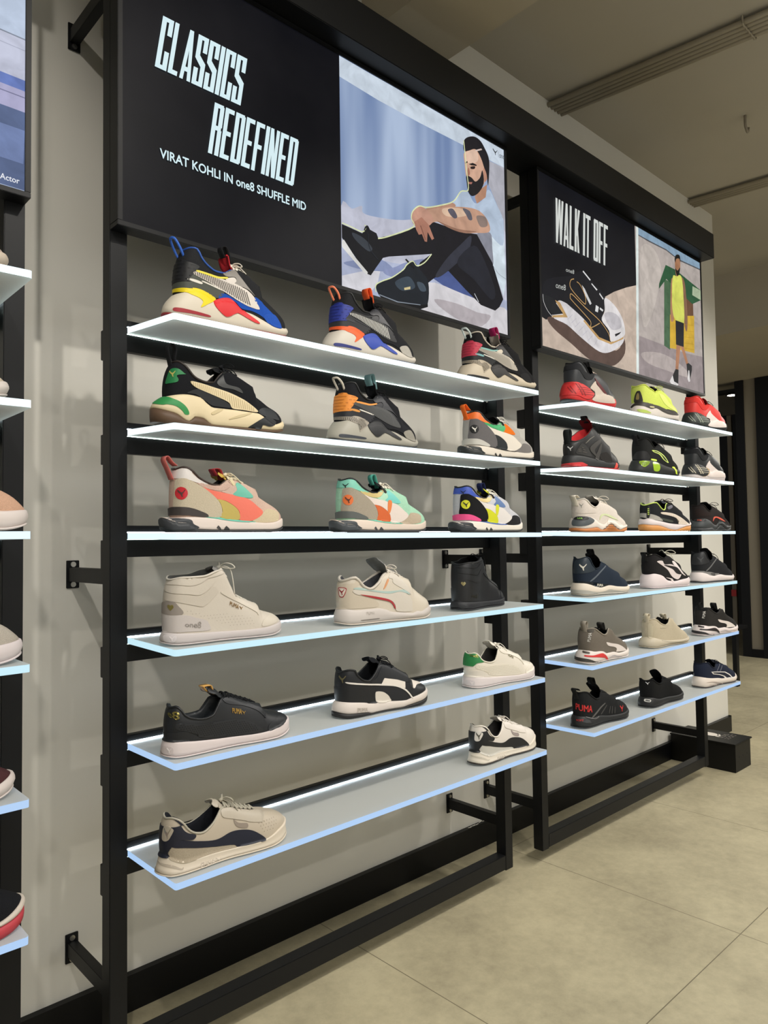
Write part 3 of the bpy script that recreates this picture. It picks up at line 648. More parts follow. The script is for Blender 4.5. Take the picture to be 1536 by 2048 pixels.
# panel outlines on each shoe: (distance round the sole from the heel, height) in metres
AH = {'rsx': {'counter': [[[.0271,.1335],[.0533,.1284],[.0796,.1224],[.0721,.1112],[.0586,.0922],[.0402,.0829],[-.0385,.0813],[-.042,.094],[-.0302,.1157]]],'quarter': [[[-.0385,.0812],[.0402,.0829],[.0586,.0922],[.0726,.1031],[.146,.0833],[.1299,.0613],[.0962,.0705],[.0721,.0732],[.0481,.0688],[-.0385,.0721]]],'stripe': [[[.0678,.1021],[.0748,.1095],[.1163,.1102],[.157,.1084],[.1946,.1017],[.2217,.0815],[.2418,.0572],[.2164,.0576],[.1898,.0653],[.1513,.0796],[.1054,.093]]],'line': [[[.0761,.113],[.1045,.1125],[.1312,.1122],[.1561,.1169],[.1561,.1132],[.1285,.1075],[.1019,.1073],[.0748,.109]]],'saddle': [[[.1561,.1145],[.1766,.1208],[.1819,.1104],[.1784,.1032],[.2051,.0988],[.2274,.0826],[.2422,.0568],[.2217,.0815],[.1946,.1017],[.157,.1084]]],'eyestay': [[[.1482,.1256],[.1784,.1419],[.1884,.1304],[.2081,.1076],[.2287,.0868],[.2134,.0973],[.1972,.1022],[.1762,.1047],[.1814,.1142],[.1766,.1221],[.1565,.1185]]],'mudguard': [[[.1487,.0771],[.1898,.0645],[.2422,.0561],[.2274,.0762],[.233,.0838],[.2685,.0632],[.3065,.0396],[.3109,.0247],[.2781,.0212],[.2505,.0398],[.2221,.0486],[.1954,.0501],[.1736,.0646],[.1342,.062]]],'toeside': [[[.2536,.0391],[.2632,.0488],[.2925,.0511],[.3109,.0247],[.2781,.0212]]],'heelbar': [[[-.0398,.0681],[.0009,.0695],[.0481,.0688],[.0721,.0725],[.0962,.0705],[.1272,.059],[.1036,.0411],[.0848,.0296],[.0901,.0429],[.0826,.0497],[.0634,.0543],[.0415,.0596],[.0009,.0625],[-.0402,.0643]]],'wedge': [[[.1198,.0501],[.1355,.0614],[.1574,.0681],[.1736,.0641],[.1998,.0442],[.2392,.0226],[.2256,.0214],[.1876,.0351],[.1766,.033],[.1609,.0239],[.1495,.0229],[.129,.0345]]],'slot': [[[.0542,.0881],[.0586,.0908],[.0735,.0908],[.0888,.0879],[.087,.0839],[.0686,.0852]]],'words': [[[.0905,.0923],[.1172,.0886],[.143,.0846],[.1421,.0819],[.1163,.0857],[.0901,.0896]]],'lip': [[[.0284,.0188],[.063,.0182],[.1076,.016],[.1054,.0116],[.0638,.0109],[.0289,.0105]]]},'tri': {'counter': [[[.0465,.126],[.0606,.126],[.073,.117],[.0761,.115],[.0575,.1109],[.0606,.1011],[.0558,.0953],[.0398,.0924],[.023,.0941],[.035,.1153]]],'stripe': [[[.0881,.1003],[.1115,.0998],[.1478,.0947],[.1837,.0873],[.2098,.0783],[.2342,.0666],[.2585,.0477],[.2196,.0488],[.1943,.0506],[.1837,.0641],[.1474,.0762],[.1018,.0884]]],'leather': [[[.081,.0737],[.1045,.0853],[.1222,.0831],[.1669,.0692],[.1859,.0597],[.1934,.0512],[.1571,.051],[.1425,.0524],[.1275,.0602],[.1027,.0725]]],'heelbar': [[[-.004,.0599],[.0235,.0615],[.0509,.0557],[.0673,.0482],[.0783,.0383],[.0837,.0257],[.0744,.0236],[.0673,.0317],[.0544,.0403],[.0367,.0429],[.0217,.0426]]],'toeguard': [[[.2806,.038],[.3125,.0319],[.3116,.0233],[.2895,.0147],[.2705,.0165],[.2638,.0053],[.2377,.0081],[.2373,.0114]]],'bumper': [[[.316,.0327],[.3342,.0331],[.3267,.0164],[.3001,.0099],[.2908,.0148],[.3125,.0234]]],'toecap': [[[.2598,.0478],[.2762,.0595],[.3152,.058],[.3267,.0432],[.3276,.0348],[.282,.0381]]],'groove': [[[.1394,.0338],[.158,.0446],[.1704,.0444],[.1461,.0304]],[[.1841,.0232],[.2134,.0366],[.2435,.0437],[.2178,.0318]]],'eyestay': [[[.1877,.1398],[.1762,.132],[.1797,.1079],[.2103,.1007],[.2196,.0887],[.1956,.0956],[.1673,.0982],[.1589,.1102]]],'Ccat': [[[.0412,.1215],[.0549,.1206],[.0544,.1063],[.0412,.1066]]]},'rid': {'heelpanel': [[[.0337,.1181],[.0537,.1217],[.0674,.1171],[.0844,.1099],[.1032,.1007],[.1271,.0854],[.1437,.0696],[.1501,.0513],[.1454,.0359],[.1109,.0364],[.0947,.0462],[.0682,.0537],[.0239,.0567],[.0264,.0814],[.029,.1052]]],'heelcap': [[[.06,.144],[.073,.133],[.0887,.1214],[.1045,.1157],[.121,.111],[.0998,.1104],[.0793,.114],[.06,.1195],[.04,.1215],[.0,.122],[-.04,.122],[-.05,.138],[0,.146]]],'emblem': [[[.0614,.0878],[.0601,.0823],[.0567,.0773],[.0516,.0742],[.0461,.0742],[.0405,.0767],[.0358,.0813],[.0328,.0869],[.0341,.0932],[.0392,.0986],[.0452,.1017],[.0507,.1017],[.0563,.099],[.0601,.0939]]],'Cemblem': [[[.0405,.096],[.0563,.096],[.0567,.0792],[.0405,.0792]]],'clip': [[[.0141,.0562],[.0482,.0575],[.0725,.0548],[.0947,.0482],[.1113,.0415],[.1104,.0354],[.0729,.0374],[.0486,.0387],[-.0269,.0382],[-.0085,.049]]],'stripe': [[[.0981,.1035],[.1228,.0975],[.1608,.0918],[.2042,.0836],[.2226,.0767],[.2405,.0633],[.2567,.0466],[.2256,.0278],[.1944,.0297],[.1944,.0478],[.1816,.0622],[.1595,.0741],[.1369,.0776],[.1224,.0873]]],'insert': [[[.139,.0766],[.1595,.0731],[.1816,.0612],[.1932,.0478],[.191,.0297],[.1467,.0348],[.1514,.0493],[.1458,.0676]]],'collarpanel': [[[.0849,.1129],[.1181,.1111],[.1812,.1146],[.1718,.1211],[.1761,.1123],[.1612,.0991],[.1377,.0971],[.1032,.1027]]],'saddle': [[[.1782,.1102],[.1915,.1108],[.1902,.1001],[.1804,.0882],[.1608,.0922],[.1497,.0956],[.1637,.0992]]],'eyestay': [[[.1885,.1128],[.1983,.1165],[.2307,.0876],[.2183,.0819],[.1804,.0882],[.1902,.1001]]],'band': [[[.1889,.0885],[.2013,.0861],[.1936,.0562],[.1859,.0585]]],'eyetab': [[[.1748,.125],[.1821,.1249],[.1872,.1138],[.1821,.11]]],'toe': [[[.2567,.0466],[.2682,.0554],[.2968,.0549],[.3164,.0488],[.3143,.0389],[.3062,.0283],[.2614,.0236],[.2277,.0272]]],'rim': [[[.1109,.0384],[.1454,.0348],[.1923,.0291],[.2324,.026],[.2315,.0241],[.1906,.0253],[.1437,.0303],[.11,.034]]],'heeltread': [[[.0128,.0258],[.0162,.0301],[.0623,.0298],[.0742,.019],[.0874,.0102],[.052,.0062],[.0217,.0072],[.0154,.014]]],'notches': [[[.1347,.0098],[.1373,.0149],[.1394,.0153],[.1463,.0068]],[[.1544,.0068],[.1582,.014],[.1612,.014],[.1684,.0062]]]},'mid': {'heeltab': [[[.0097,.0728],[.0101,.0899],[.0173,.0973],[.0274,.0981],[.0379,.0905],[.0484,.0692]]],'heelpanel': [[[.0059,.0692],[.0505,.0673],[.0813,.0593],[.1074,.0519],[.1145,.044],[.1175,.0288],[.0598,.0294],[.0021,.0328]]],'pad': [[[.0564,.1501],[.0985,.146],[.1351,.15],[.1566,.1557],[.1191,.1497],[.0939,.1364],[.0686,.1316],[.0375,.1346],[.0152,.1357]],[[.0131,.1325],[.0375,.1322],[.0686,.1292],[.0989,.1347],[.1234,.1449],[.1259,.1326],[.0943,.1107],[.0577,.1135],[.0164,.1198]]],'ankle': [[[.016,.1166],[.0577,.1103],[.0943,.1072],[.1259,.1264],[.1385,.1183],[.1372,.11],[.1044,.0846],[.0808,.0864],[.0379,.0965],[.016,.1022]]],'eyestay': [[[.1503,.1085],[.1671,.1096],[.237,.0694],[.2463,.0549],[.2425,.0542],[.2332,.064]]],'toe': [[[.256,.0252],[.2602,.0398],[.2934,.0506],[.312,.048],[.3065,.0355],[.3019,.0305]]],'heelbox': [[[.0084,.0238],[.0345,.0235],[.0328,.0097],[.0105,.0108]]],'Xpuma': [[[.1705,.0903],[.1941,.0802],[.1916,.0698],[.1692,.0811]]],'Ccat': [[[.1953,.0771],[.2042,.0748],[.2021,.0676],[.1941,.0703]]],'Xone': [[[.0547,.0511],[.0956,.0498],[.0947,.0339],[.0552,.0413]]],'Csole': [[[.0219,.0216],[.0328,.0216],[.032,.0107],[.0219,.0117]]],'Dholes': [[[.048,.081],[.0951,.0684],[.1288,.0656],[.1987,.0583],[.2294,.0477],[.2383,.0299],[.1983,.0274],[.1713,.0306],[.1292,.0499],[.0699,.0659]]],'Cheart': [[[.0143,.0911],[.0299,.0906],[.0303,.0775],[.0152,.0781]]]},'slp': {'heelpanel': [[[-.0149,.1073],[.0372,.1109],[.0573,.1214],[.0682,.1109],[.0459,.0938],[.0516,.0805],[.1023,.0695],[.1277,.0596],[.1316,.0446],[.0599,.0442],[-.0114,.047]]],'badge': [[[-.0044,.0994],[.0254,.1001],[.0267,.091],[.0201,.0769],[.0127,.0744],[.0039,.0772],[-.0013,.088]]],'badgein': [[[.0009,.0977],[.0232,.0982],[.0249,.0909],[.0184,.0788],[.0127,.0768],[.0066,.0792],[.0026,.0882]]],'Cbadge': [[[.0017,.0965],[.0227,.0964],[.0219,.0805],[.0066,.0814]]],'stripe': [[[.045,.0908],[.056,.0964],[.1023,.0879],[.1714,.0793],[.209,.0829],[.2295,.0758],[.2466,.0592],[.2492,.0379],[.2448,.0251],[.1972,.0282],[.1915,.0453],[.1779,.0586],[.1469,.0666],[.1023,.0757],[.0608,.0811]]],'line': [[[.0481,.0967],[.0634,.1005],[.1027,.0929],[.1587,.085],[.1968,.0851],[.2252,.0855],[.2422,.072],[.209,.0816],[.171,.0781],[.1023,.0887]]],'redline': [[[.0682,.0817],[.1137,.0745],[.1574,.0656],[.1779,.0582],[.1889,.0454],[.1928,.0358],[.1898,.036],[.1814,.049],[.1679,.0571],[.1307,.0656],[.0914,.0747]]],'mark': [[[.1539,.092],[.1705,.117],[.1749,.1147],[.1653,.1007],[.1591,.0938]]],'eyestay': [[[.1766,.1219],[.188,.1173],[.1911,.1047],[.2352,.0804],[.2479,.0718],[.2383,.0974],[.1954,.1337],[.188,.1354]]],'solebar': [[[.0735,.0134],[.1277,.0134],[.1277,.0113],[.0735,.0114]]],'Xsole': [[[.087,.0334],[.1159,.0326],[.1154,.0246],[.0857,.0261]]]},'low': {'stripe': [[[.0345,.0722],[.0424,.0761],[.0874,.067],[.1386,.0639],[.1753,.062],[.2112,.0543],[.2309,.0426],[.2479,.0242],[.1622,.0265],[.0927,.0377],[.0831,.0461],[.0529,.0577],[.0359,.0637]]],'Dholes': [[[.0402,.0741],[.0874,.0648],[.1382,.0617],[.1753,.0598],[.209,.0529],[.2282,.0416],[.2427,.0254],[.1622,.0287],[.0927,.0399],[.0638,.056],[.0424,.0633]]],'heelpanel': [[[.0424,.0569],[.0686,.0498],[.0879,.0382],[.0936,.0306],[.042,.0351],[-.0017,.039],[-.0022,.0483]]],'eyestay': [[[.1535,.1109],[.1661,.0984],[.2046,.0879],[.2392,.0721],[.2593,.0529],[.268,.0599],[.2518,.0748],[.1849,.107],[.1784,.1103]]],'toe': [[[.265,.0224],[.2685,.0365],[.2982,.0463],[.3332,.0505],[.3319,.038],[.3231,.0325],[.2868,.0248]]],'Xpuma': [[[.1745,.088],[.1985,.082],[.1972,.07],[.1745,.0764]]],'Ccat': [[[.1981,.0786],[.2077,.0763],[.2059,.0679],[.1972,.0713]]],'Xone': [[[.0048,.1024],[.0442,.1006],[.0424,.0823],[.0122,.091]]],'heelbox': [[[.0004,.0264],[.0271,.0253],[.0262,.011],[.0031,.0125]]],'Csole': [[[.0149,.0243],[.0254,.0227],[.0249,.0124],[.0153,.0145]]]},'low2': {'counter': [[[-.0092,.092],[-.0074,.1085],[.0048,.1149],[.0275,.1149],[.0415,.108],[.054,.094],[.068,.0825],[.0402,.0805],[.028,.0723],[.0214,.0703],[-.0004,.0729]]],'Xheart': [[[.0389,.0624],[.0616,.0587],[.0603,.0428],[.0407,.0474]]],'Xpuma': [[[.1937,.0914],[.2169,.0823],[.2112,.0756],[.1902,.0853]]],'Xone': [[[.0061,.1071],[.0437,.1059],[.045,.0961],[.0122,.1008]]]},'rbd': {'line': [[[.0385,.0971],[.1041,.0854],[.153,.0778],[.2059,.0671],[.2348,.0539],[.251,.038],[.2584,.0275],[.2545,.027],[.2457,.0383],[.2295,.0522],[.2011,.0648],[.1526,.0736],[.0936,.0833],[.0385,.0935]]],'#quarterw': [[[.1539,.0772],[.1666,.0915],[.2077,.0826],[.2357,.0734],[.2344,.0559],[.2059,.0667]]],'arch': [[[.1373,.0299],[.1312,.0499],[.1347,.0587],[.157,.0558],[.174,.0456],[.1823,.0347],[.1828,.0266]]],'toew': [[[.2824,.071],[.3489,.0548],[.3415,.0542],[.2894,.0577],[.2711,.0509],[.2654,.0555]]],'Ccat': [[[.007,.1136],[.0345,.1135],[.0324,.0949],[.0101,.0942]]],'#heelbox': [[[.063,.0278],[.0979,.0233],[.0988,.0116],[.063,.0151]]],'Xsole': [[[.0647,.0266],[.0966,.0226],[.0975,.0124],[.0647,.016]]],'heelpanel': [[[-.0022,.0622],[.0009,.0779],[.0407,.0815],[.0936,.0712],[.1312,.0596],[.1285,.0484],[.1377,.0302],[.108,.0315],[.1045,.0344],[.0275,.0448],[-.0083,.046]]],'eyestay': [[[.1543,.1162],[.1653,.1242],[.1779,.1206],[.2002,.1102],[.23,.0905],[.2733,.0723],[.2575,.0694],[.2357,.0738],[.2077,.083],[.167,.0918],[.153,.0774],[.1154,.0863],[.1382,.0954]]]},'gv': {'counter': [[[.0586,.1063],[.0398,.1205],[.052,.1103],[.0621,.0943],[.073,.0854],[.0901,.0771],[.0818,.0695],[.0555,.0752],[.0394,.0707],[.035,.0627],[.0249,.0501],[.0245,.04],[-.0013,.0426],[-.0083,.0688],[.0004,.0987]]],'stripe': [[[.0394,.0707],[.0555,.0748],[.0931,.0631],[.1417,.0516],[.1771,.0588],[.1998,.0586],[.2256,.0529],[.2466,.0408],[.265,.0234],[.2448,.0212],[.2094,.0214],[.1924,.0234],[.1832,.0299],[.1417,.037],[.0936,.0485],[.066,.0562],[.0372,.0626]]],'badge': [[[.0127,.1049],[.0267,.1064],[.0389,.1005],[.0372,.0928],[.028,.0789],[.0175,.0753],[.0087,.0786],[.0083,.0922]]],'Cbadge': [[[.014,.1022],[.035,.1025],[.0324,.081],[.0157,.0806]]],'eyestay': [[[.16,.0969],[.1723,.1104],[.2711,.0791],[.2645,.0685],[.2571,.0631],[.2274,.0698],[.2129,.076],[.188,.0849]]],'tab': [[[.1867,.0836],[.1985,.0743],[.2195,.0686],[.2177,.0589],[.1937,.0673]]],'heelpanel': [[[.0394,.0621],[.0936,.0474],[.1417,.036],[.1832,.0289],[.1889,.0221],[.1159,.0252],[.07,.0238],[.0529,.0272],[.0267,.0406],[.0289,.0523]]],'Xsole': [[[.1014,.0154],[.1373,.0131],[.136,.0038],[.0997,.0037]]],'Csole': [[[.1386,.0141],[.1543,.0136],[.1508,.0041],[.1399,.0043]]],'Dholes': [[[.2409,.0607],[.2824,.066],[.3082,.06],[.3008,.0437],[.2641,.0344]]],'groove': [[[-.0066,.0298],[.0328,.0268],[.0547,.0154],[.0595,.0167],[.0599,.0141],[.0547,.0123],[.0289,.0215],[-.0048,.0275]]]},'bb': {'clamp': [[[-.0118,.0363],[-.0249,.0635],[-.0136,.0721],[.0319,.0753],[.0669,.0715],[.1146,.0595],[.16,.0478],[.1535,.0371],[.1272,.0201],[.0874,.015],[.0507,.0205],[.0275,.0226],[-.0083,.0221]]],'#ribs': [[[.038,.0662],[.0415,.0676],[.07,.0261],[.063,.0252]],[[.0477,.0667],[.052,.0672],[.0896,.0264],[.0818,.0253]],[[.0044,.0532],[.0066,.0555],[.0275,.0309],[.0236,.0297]],[[.0149,.0573],[.0179,.0583],[.0376,.0269],[.0337,.0267]],[[.0459,.0457],[.1434,.0548],[.1369,.0516],[.0468,.0431]],[[.0503,.0371],[.1561,.0473],[.1491,.0441],[.0516,.035]],[[.059,.0303],[.1482,.0365],[.1452,.0342],[.0608,.0283]],[[.0424,.0547],[.1132,.0581],[.115,.0565],[.0433,.0524]]],'backing': [[[.1369,.0618],[.1679,.051],[.1648,.0387],[.1403,.0235],[.1097,.0145],[.0918,.0151],[.1272,.0201],[.1535,.0371],[.16,.0478]]],'cup': [[[.1749,.0948],[.1841,.0808],[.2383,.0498],[.2873,.0463],[.2894,.0321],[.2873,.0199],[.2112,.0138],[.1421,.0175],[.1644,.0363],[.1679,.0533],[.1369,.0618]]],'throat': [[[.1766,.1021],[.181,.1039],[.2383,.0544],[.2396,.0485],[.2169,.0566],[.1876,.0813]]],'collarpad': [[[-.0092,.1139],[-.0035,.1367],[.0442,.1464],[.063,.1424],[.0765,.1307],[.1036,.118],[.1784,.1226],[.1473,.0961],[.1001,.0921],[.07,.1096],[.056,.1201],[.0319,.123],[.0026,.1195]]]},'nit': {'window': [[[-.0105,.065],[.0066,.1043],[.0236,.1111],[.0332,.1039],[.0446,.0627],[.0236,.0574]]],'windowin': [[[.0066,.0772],[.0136,.0987],[.0236,.0988],[.0249,.0756],[.0144,.0734]]],'band': [[[-.0171,.0465],[.0035,.0592],[.0485,.0629],[.0866,.0592],[.1539,.0582],[.1976,.0501],[.2383,.0396],[.2956,.0335],[.2943,.0262],[.2304,.0242],[.1902,.0314],[.1386,.0439],[.0901,.0362],[.042,.0438],[.0083,.0466],[-.0101,.0376]]],'patch': [[[.0162,.0288],[.0402,.0288],[.0901,.0182],[.0398,.0146],[.0192,.0218]]],'toestrip': [[[.2199,.0478],[.2908,.0411],[.2842,.0339],[.2208,.0389]]],'label': [[[.08,.0461],[.1124,.0479],[.1119,.0427],[.0818,.0411]]],'eyestay': [[[.1736,.1111],[.2042,.1072],[.2409,.0733],[.2925,.0449],[.2387,.0537],[.1985,.0747]]]},'hi': {'Ccat': [[[.0039,.0779],[.0297,.0771],[.0289,.0589],[.0044,.061]]],'ribpanel': [[[.0415,.0529],[.0665,.0875],[.0888,.0869],[.1141,.0731],[.136,.052],[.1382,.0431],[.0804,.0461]]],'ribs': [[[.0516,.0666],[.0638,.0695],[.066,.0674],[.0533,.064]],[[.0704,.0755],[.0818,.0752],[.0813,.0725],[.0708,.0731]],[[.052,.06],[.0682,.062],[.0686,.0592],[.0525,.0571]],[[.0787,.0683],[.0944,.0672],[.0936,.0644],[.0787,.0656]],[[.0796,.0594],[.1027,.0588],[.1019,.056],[.0796,.0568]]],'straps': [[[.1272,.0764],[.1889,.1131],[.1976,.1045],[.1587,.0718],[.1692,.0519],[.1605,.0491]],[[.1657,.0494],[.1954,.095],[.1998,.0837],[.1814,.0354],[.1631,.0367]]],'curve': [[[.0958,.0937],[.1272,.1126],[.157,.1249],[.1596,.1237],[.132,.1112],[.1001,.0932]]],'heelbar': [[[-.0087,.0061],[.0087,.0091],[.0402,.0157],[.066,.0176],[.0879,.0137],[.1019,.0076],[.0293,.0028]]],'toebar': [[[.2811,.0267],[.2903,.0256],[.2925,.0098],[.2702,.0058]]],'saddle': [[[.1898,.0531],[.2265,.0667],[.2532,.0474],[.2549,.0263],[.2037,.0319]]]},'bg': {'windows': [[[.0254,.0528],[.0778,.0524],[.0485,.0312],[.0345,.0315]],[[.1041,.0539],[.1539,.0472],[.1517,.0179],[.1111,.0148],[.1001,.0304]]],'chip': [[[.0984,.0674],[.1382,.0665],[.1412,.0598],[.1014,.0597]]],'stripe': [[[.1027,.1049],[.1557,.1044],[.1968,.0878],[.2247,.0561],[.1937,.0675],[.1644,.0901],[.1176,.0975]]],'stripein': [[[.1176,.1029],[.1548,.1009],[.1919,.0848],[.216,.0616],[.1972,.0704],[.171,.0932],[.125,.1001]]],'toebar': [[[.2479,.0391],[.2698,.0384],[.2741,.018],[.2824,.0081],[.2671,.0108],[.2588,.0278]]],'quarter': [[[.0066,.0664],[.0171,.093],[.0533,.0975],[.0791,.0838],[.0861,.0673],[.0472,.0622]]]},'fus': {'pod': [[[-.0048,.0258],[-.0118,.0484],[.0057,.0578],[.0354,.0593],[.0682,.0552],[.0909,.0464],[.0853,.0373],[.0616,.0282],[.031,.0216],[.0083,.0218]]],'podtop': [[[-.007,.0479],[.0057,.0573],[.0359,.0588],[.0547,.0551],[.0568,.0484],[.0324,.0431],[.0013,.0456]]],'Xpuma': [[[.0114,.0555],[.0337,.0559],[.031,.0474],[.0114,.0474]]],'curve': [[[.139,.0468],[.1482,.0664],[.1788,.0707],[.2138,.0618],[.2466,.0464],[.2134,.0532],[.1779,.0644],[.1552,.0607]]],'cup': [[[.1797,.0241],[.1889,.0449],[.2002,.0531],[.2265,.0475],[.2514,.0383],[.2789,.0243],[.2514,.0114],[.1998,.0368]]],'#ribs': [[[.1723,.0217],[.2304,.0207],[.2339,.0184],[.1688,.019]],[[.1587,.0137],[.2475,.0131],[.2518,.0107],[.1578,.0109]],[[.1828,.0287],[.2173,.0283],[.2204,.0265],[.181,.0264]]],'Ccat': [[[.0201,.1089],[.038,.1088],[.0359,.0909],[.0197,.0909]]],'panel': [[[.0026,.0753],[-.0022,.1002],[.0254,.1066],[.056,.0911],[.1102,.092],[.1189,.0763],[.0573,.0709],[.0149,.0712]]]},'play': {'heelmesh': [[[-.0045,.0718],[.0139,.0801],[.0462,.0741],[.0963,.0613],[.1174,.0466],[.0605,.0503],[.0134,.0618],[-.0085,.0565]]],'strap': [[[.0179,.0637],[.0251,.1062],[.0345,.1061],[.0318,.0627]]],'Xstrap': [[[.0233,.0725],[.0237,.1003],[.0309,.1002],[.0305,.0725]]],'stripe': [[[.1017,.0828],[.1286,.0848],[.19,.0805],[.2361,.0657],[.2778,.0456],[.3047,.0314],[.2308,.0319],[.229,.0454],[.2066,.0621],[.1577,.0718],[.1107,.0763]]],'tab': [[[.1662,.1081],[.1998,.1171],[.1972,.1058],[.1685,.097]]],'marks': [[[.0968,.0597],[.1205,.0582],[.1868,.0486],[.1864,.0402],[.1268,.0467]]]},'soft': {'heelpanel': [[[.0114,.1368],[.0363,.1446],[.0525,.1475],[.0656,.1334],[.0791,.1149],[.1014,.1013],[.0529,.0891],[.0114,.0875],[.0105,.1104]]],'Ccat': [[[.0166,.1232],[.049,.1232],[.0463,.0973],[.0166,.0974]]],'line': [[[.0682,.0583],[.1163,.0824],[.1749,.1099],[.1784,.1081],[.125,.0803],[.0761,.0567]]],'clip': [[[-.0066,.0542],[.0332,.0565],[.066,.0524],[.1076,.0495],[.153,.0418],[.1858,.0391],[.1661,.0336],[.1386,.0296],[.0966,.034],[.0726,.0425],[.0337,.0497],[-.0083,.0499]]],'Xpuma': [[[.1106,.045],[.1517,.0419],[.1504,.0311],[.1097,.0343]]],'lower': [[[-.0048,.0244],[.0293,.024],[.0748,.0169],[.1111,.0127],[.1495,.0142],[.1832,.0198],[.2142,.0151],[.2824,.0065],[.2846,.0031],[.216,.0022],[.1128,.0038],[.0254,.0096],[.0009,.0121]]]},'rsm': {'heelpanel': [[[-.0087,.0682],[-.0052,.0911],[.0114,.105],[.0477,.1037],[.1019,.0896],[.1543,.068],[.1723,.0448],[.1277,.0493],[.0372,.0665]]],'saddle': [[[.0608,.1163],[.1027,.1184],[.1237,.102],[.1871,.0993],[.2239,.0756],[.2444,.0582],[.2186,.0331],[.1801,.0471],[.1491,.078],[.1019,.0978]]],'stripe': [[[.1163,.0999],[.2055,.0894],[.2339,.0719],[.244,.0549],[.2107,.0594],[.1836,.0802]]],'insert': [[[.1342,.0441],[.1797,.0372],[.1876,.0229],[.1745,.0234],[.1688,.0343]]],'eyestay': [[[.1911,.1131],[.2129,.1091],[.2497,.0681],[.2785,.0469],[.2475,.0581],[.2055,.0894]]]},'xet': {'stripe': [[[.1557,.0697],[.1919,.0625],[.2309,.0548],[.2667,.0401],[.289,.0257],[.2645,.0261],[.2221,.0271],[.2164,.0289],[.2195,.0387],[.2068,.047],[.1679,.0558]]],'Xpuma': [[[.0319,.0832],[.0446,.1162],[.0542,.1149],[.0437,.0816]]],'strap': [[[.0433,.1196],[.0551,.129],[.0665,.1295],[.0608,.1163]]],'bar': [[[.0179,.0342],[.049,.0322],[.0804,.0337],[.1128,.0331],[.1382,.0219],[.1561,.0075],[.1552,.0015],[.1425,.0082],[.1176,.0165],[.0634,.0242],[.0184,.0287]]],'pill': [[[.0031,.046],[.0066,.0477],[.0354,.0446],[.0372,.0411],[.0332,.0384],[.0066,.0418]]],'heeltread': [[[-.0118,.0202],[.0017,.0249],[.0232,.0217],[.063,.0076],[.1102,.0015],[.0905,.0015],[.0367,.008],[.0026,.0161]]],'wave': [[[.1657,.0105],[.1915,.0179],[.2138,.0137],[.2532,.005],[.2151,.0093],[.1919,.0148]]]},'crm': {'strap': [[[.0153,.0971],[.0398,.0979],[.0372,.0461],[.0149,.0479]]],'Xsole': [[[.0052,.0395],[.0345,.0394],[.0324,.0354],[.0066,.035]]],'knit': [[[.0874,.0833],[.1657,.097],[.1745,.0886],[.1386,.0786]]],'line': [[[.1049,.0295],[.1915,.0145],[.2413,.0138],[.2855,.0186],[.2807,.016],[.2448,.0086],[.1941,.0096],[.0975,.0266]]]},'enz': {'Xpuma': [[[-.0026,.0931],[.0787,.0821],[.0774,.0555],[-.0017,.0698]]],'Xsmall': [[[.0039,.0345],[.0319,.0352],[.0297,.0276],[.0057,.0284]]],'window': [[[.0345,.0328],[.0542,.0308],[.063,.0183],[.0289,.0257]]],'line': [[[.0783,.038],[.1242,.0609],[.1644,.0756],[.1683,.0738],[.1325,.0585],[.087,.0359]],[[.0463,.0425],[.0804,.0326],[.0962,.031],[.1141,.0347],[.1167,.0325],[.0962,.0282],[.0783,.0306],[.0446,.0405]]],'ribs': [[[.139,.0416],[.1731,.0659],[.1766,.0644],[.1443,.0396]],[[.1867,.0364],[.195,.0587],[.1981,.0583],[.1902,.0355]],[[.2016,.0344],[.2068,.0571],[.2099,.0567],[.2051,.0335]],[[.2169,.0325],[.2208,.0533],[.2239,.0529],[.2204,.0316]]],'Ccat': [[[.2571,.0543],[.2811,.0517],[.2706,.0292],[.2514,.0342]]]},'blk': {'Ccat': [[[.0079,.1071],[.0315,.1068],[.0289,.0963],[.0096,.0966]]],'pill': [[[.0026,.0352],[.0087,.0378],[.028,.0351],[.0289,.0293],[.0232,.0259],[.0048,.0283]]],'pillin': [[[.0105,.0351],[.0245,.0337],[.0258,.0299],[.0223,.0282],[.0096,.0299]]]},'nav': {'#stripe': [[[.0888,.0716],[.2134,.058],[.2457,.043],[.2724,.0216],[.2068,.0273],[.1994,.0368],[.1653,.0476],[.1076,.0574]]],'#stripein': [[[.1036,.0669],[.2081,.0546],[.2392,.04],[.2588,.025],[.2204,.0286],[.2059,.039],[.1718,.0501],[.1137,.0602]]],'groove': [[[.0407,.0265],[.0839,.0269],[.1434,.0154],[.1876,.0041],[.1473,.0074],[.0822,.0219]],[[.0582,.0142],[.1058,.0096],[.1522,.0018],[.1071,.004]]],'lines': [[[.1504,.0707],[.1898,.0957],[.1924,.0954],[.1557,.0691]],[[.1749,.0644],[.1989,.0864],[.202,.0854],[.1797,.0632]]]},'rid2': {'Ccap': [[[.0327,.1331],[.0511,.1327],[.0497,.1199],[.0323,.1203]]]}}
CR, WH, BK, CH = 'd9cfbd', 'e6e0d8', '17181b', '3a3b3d'
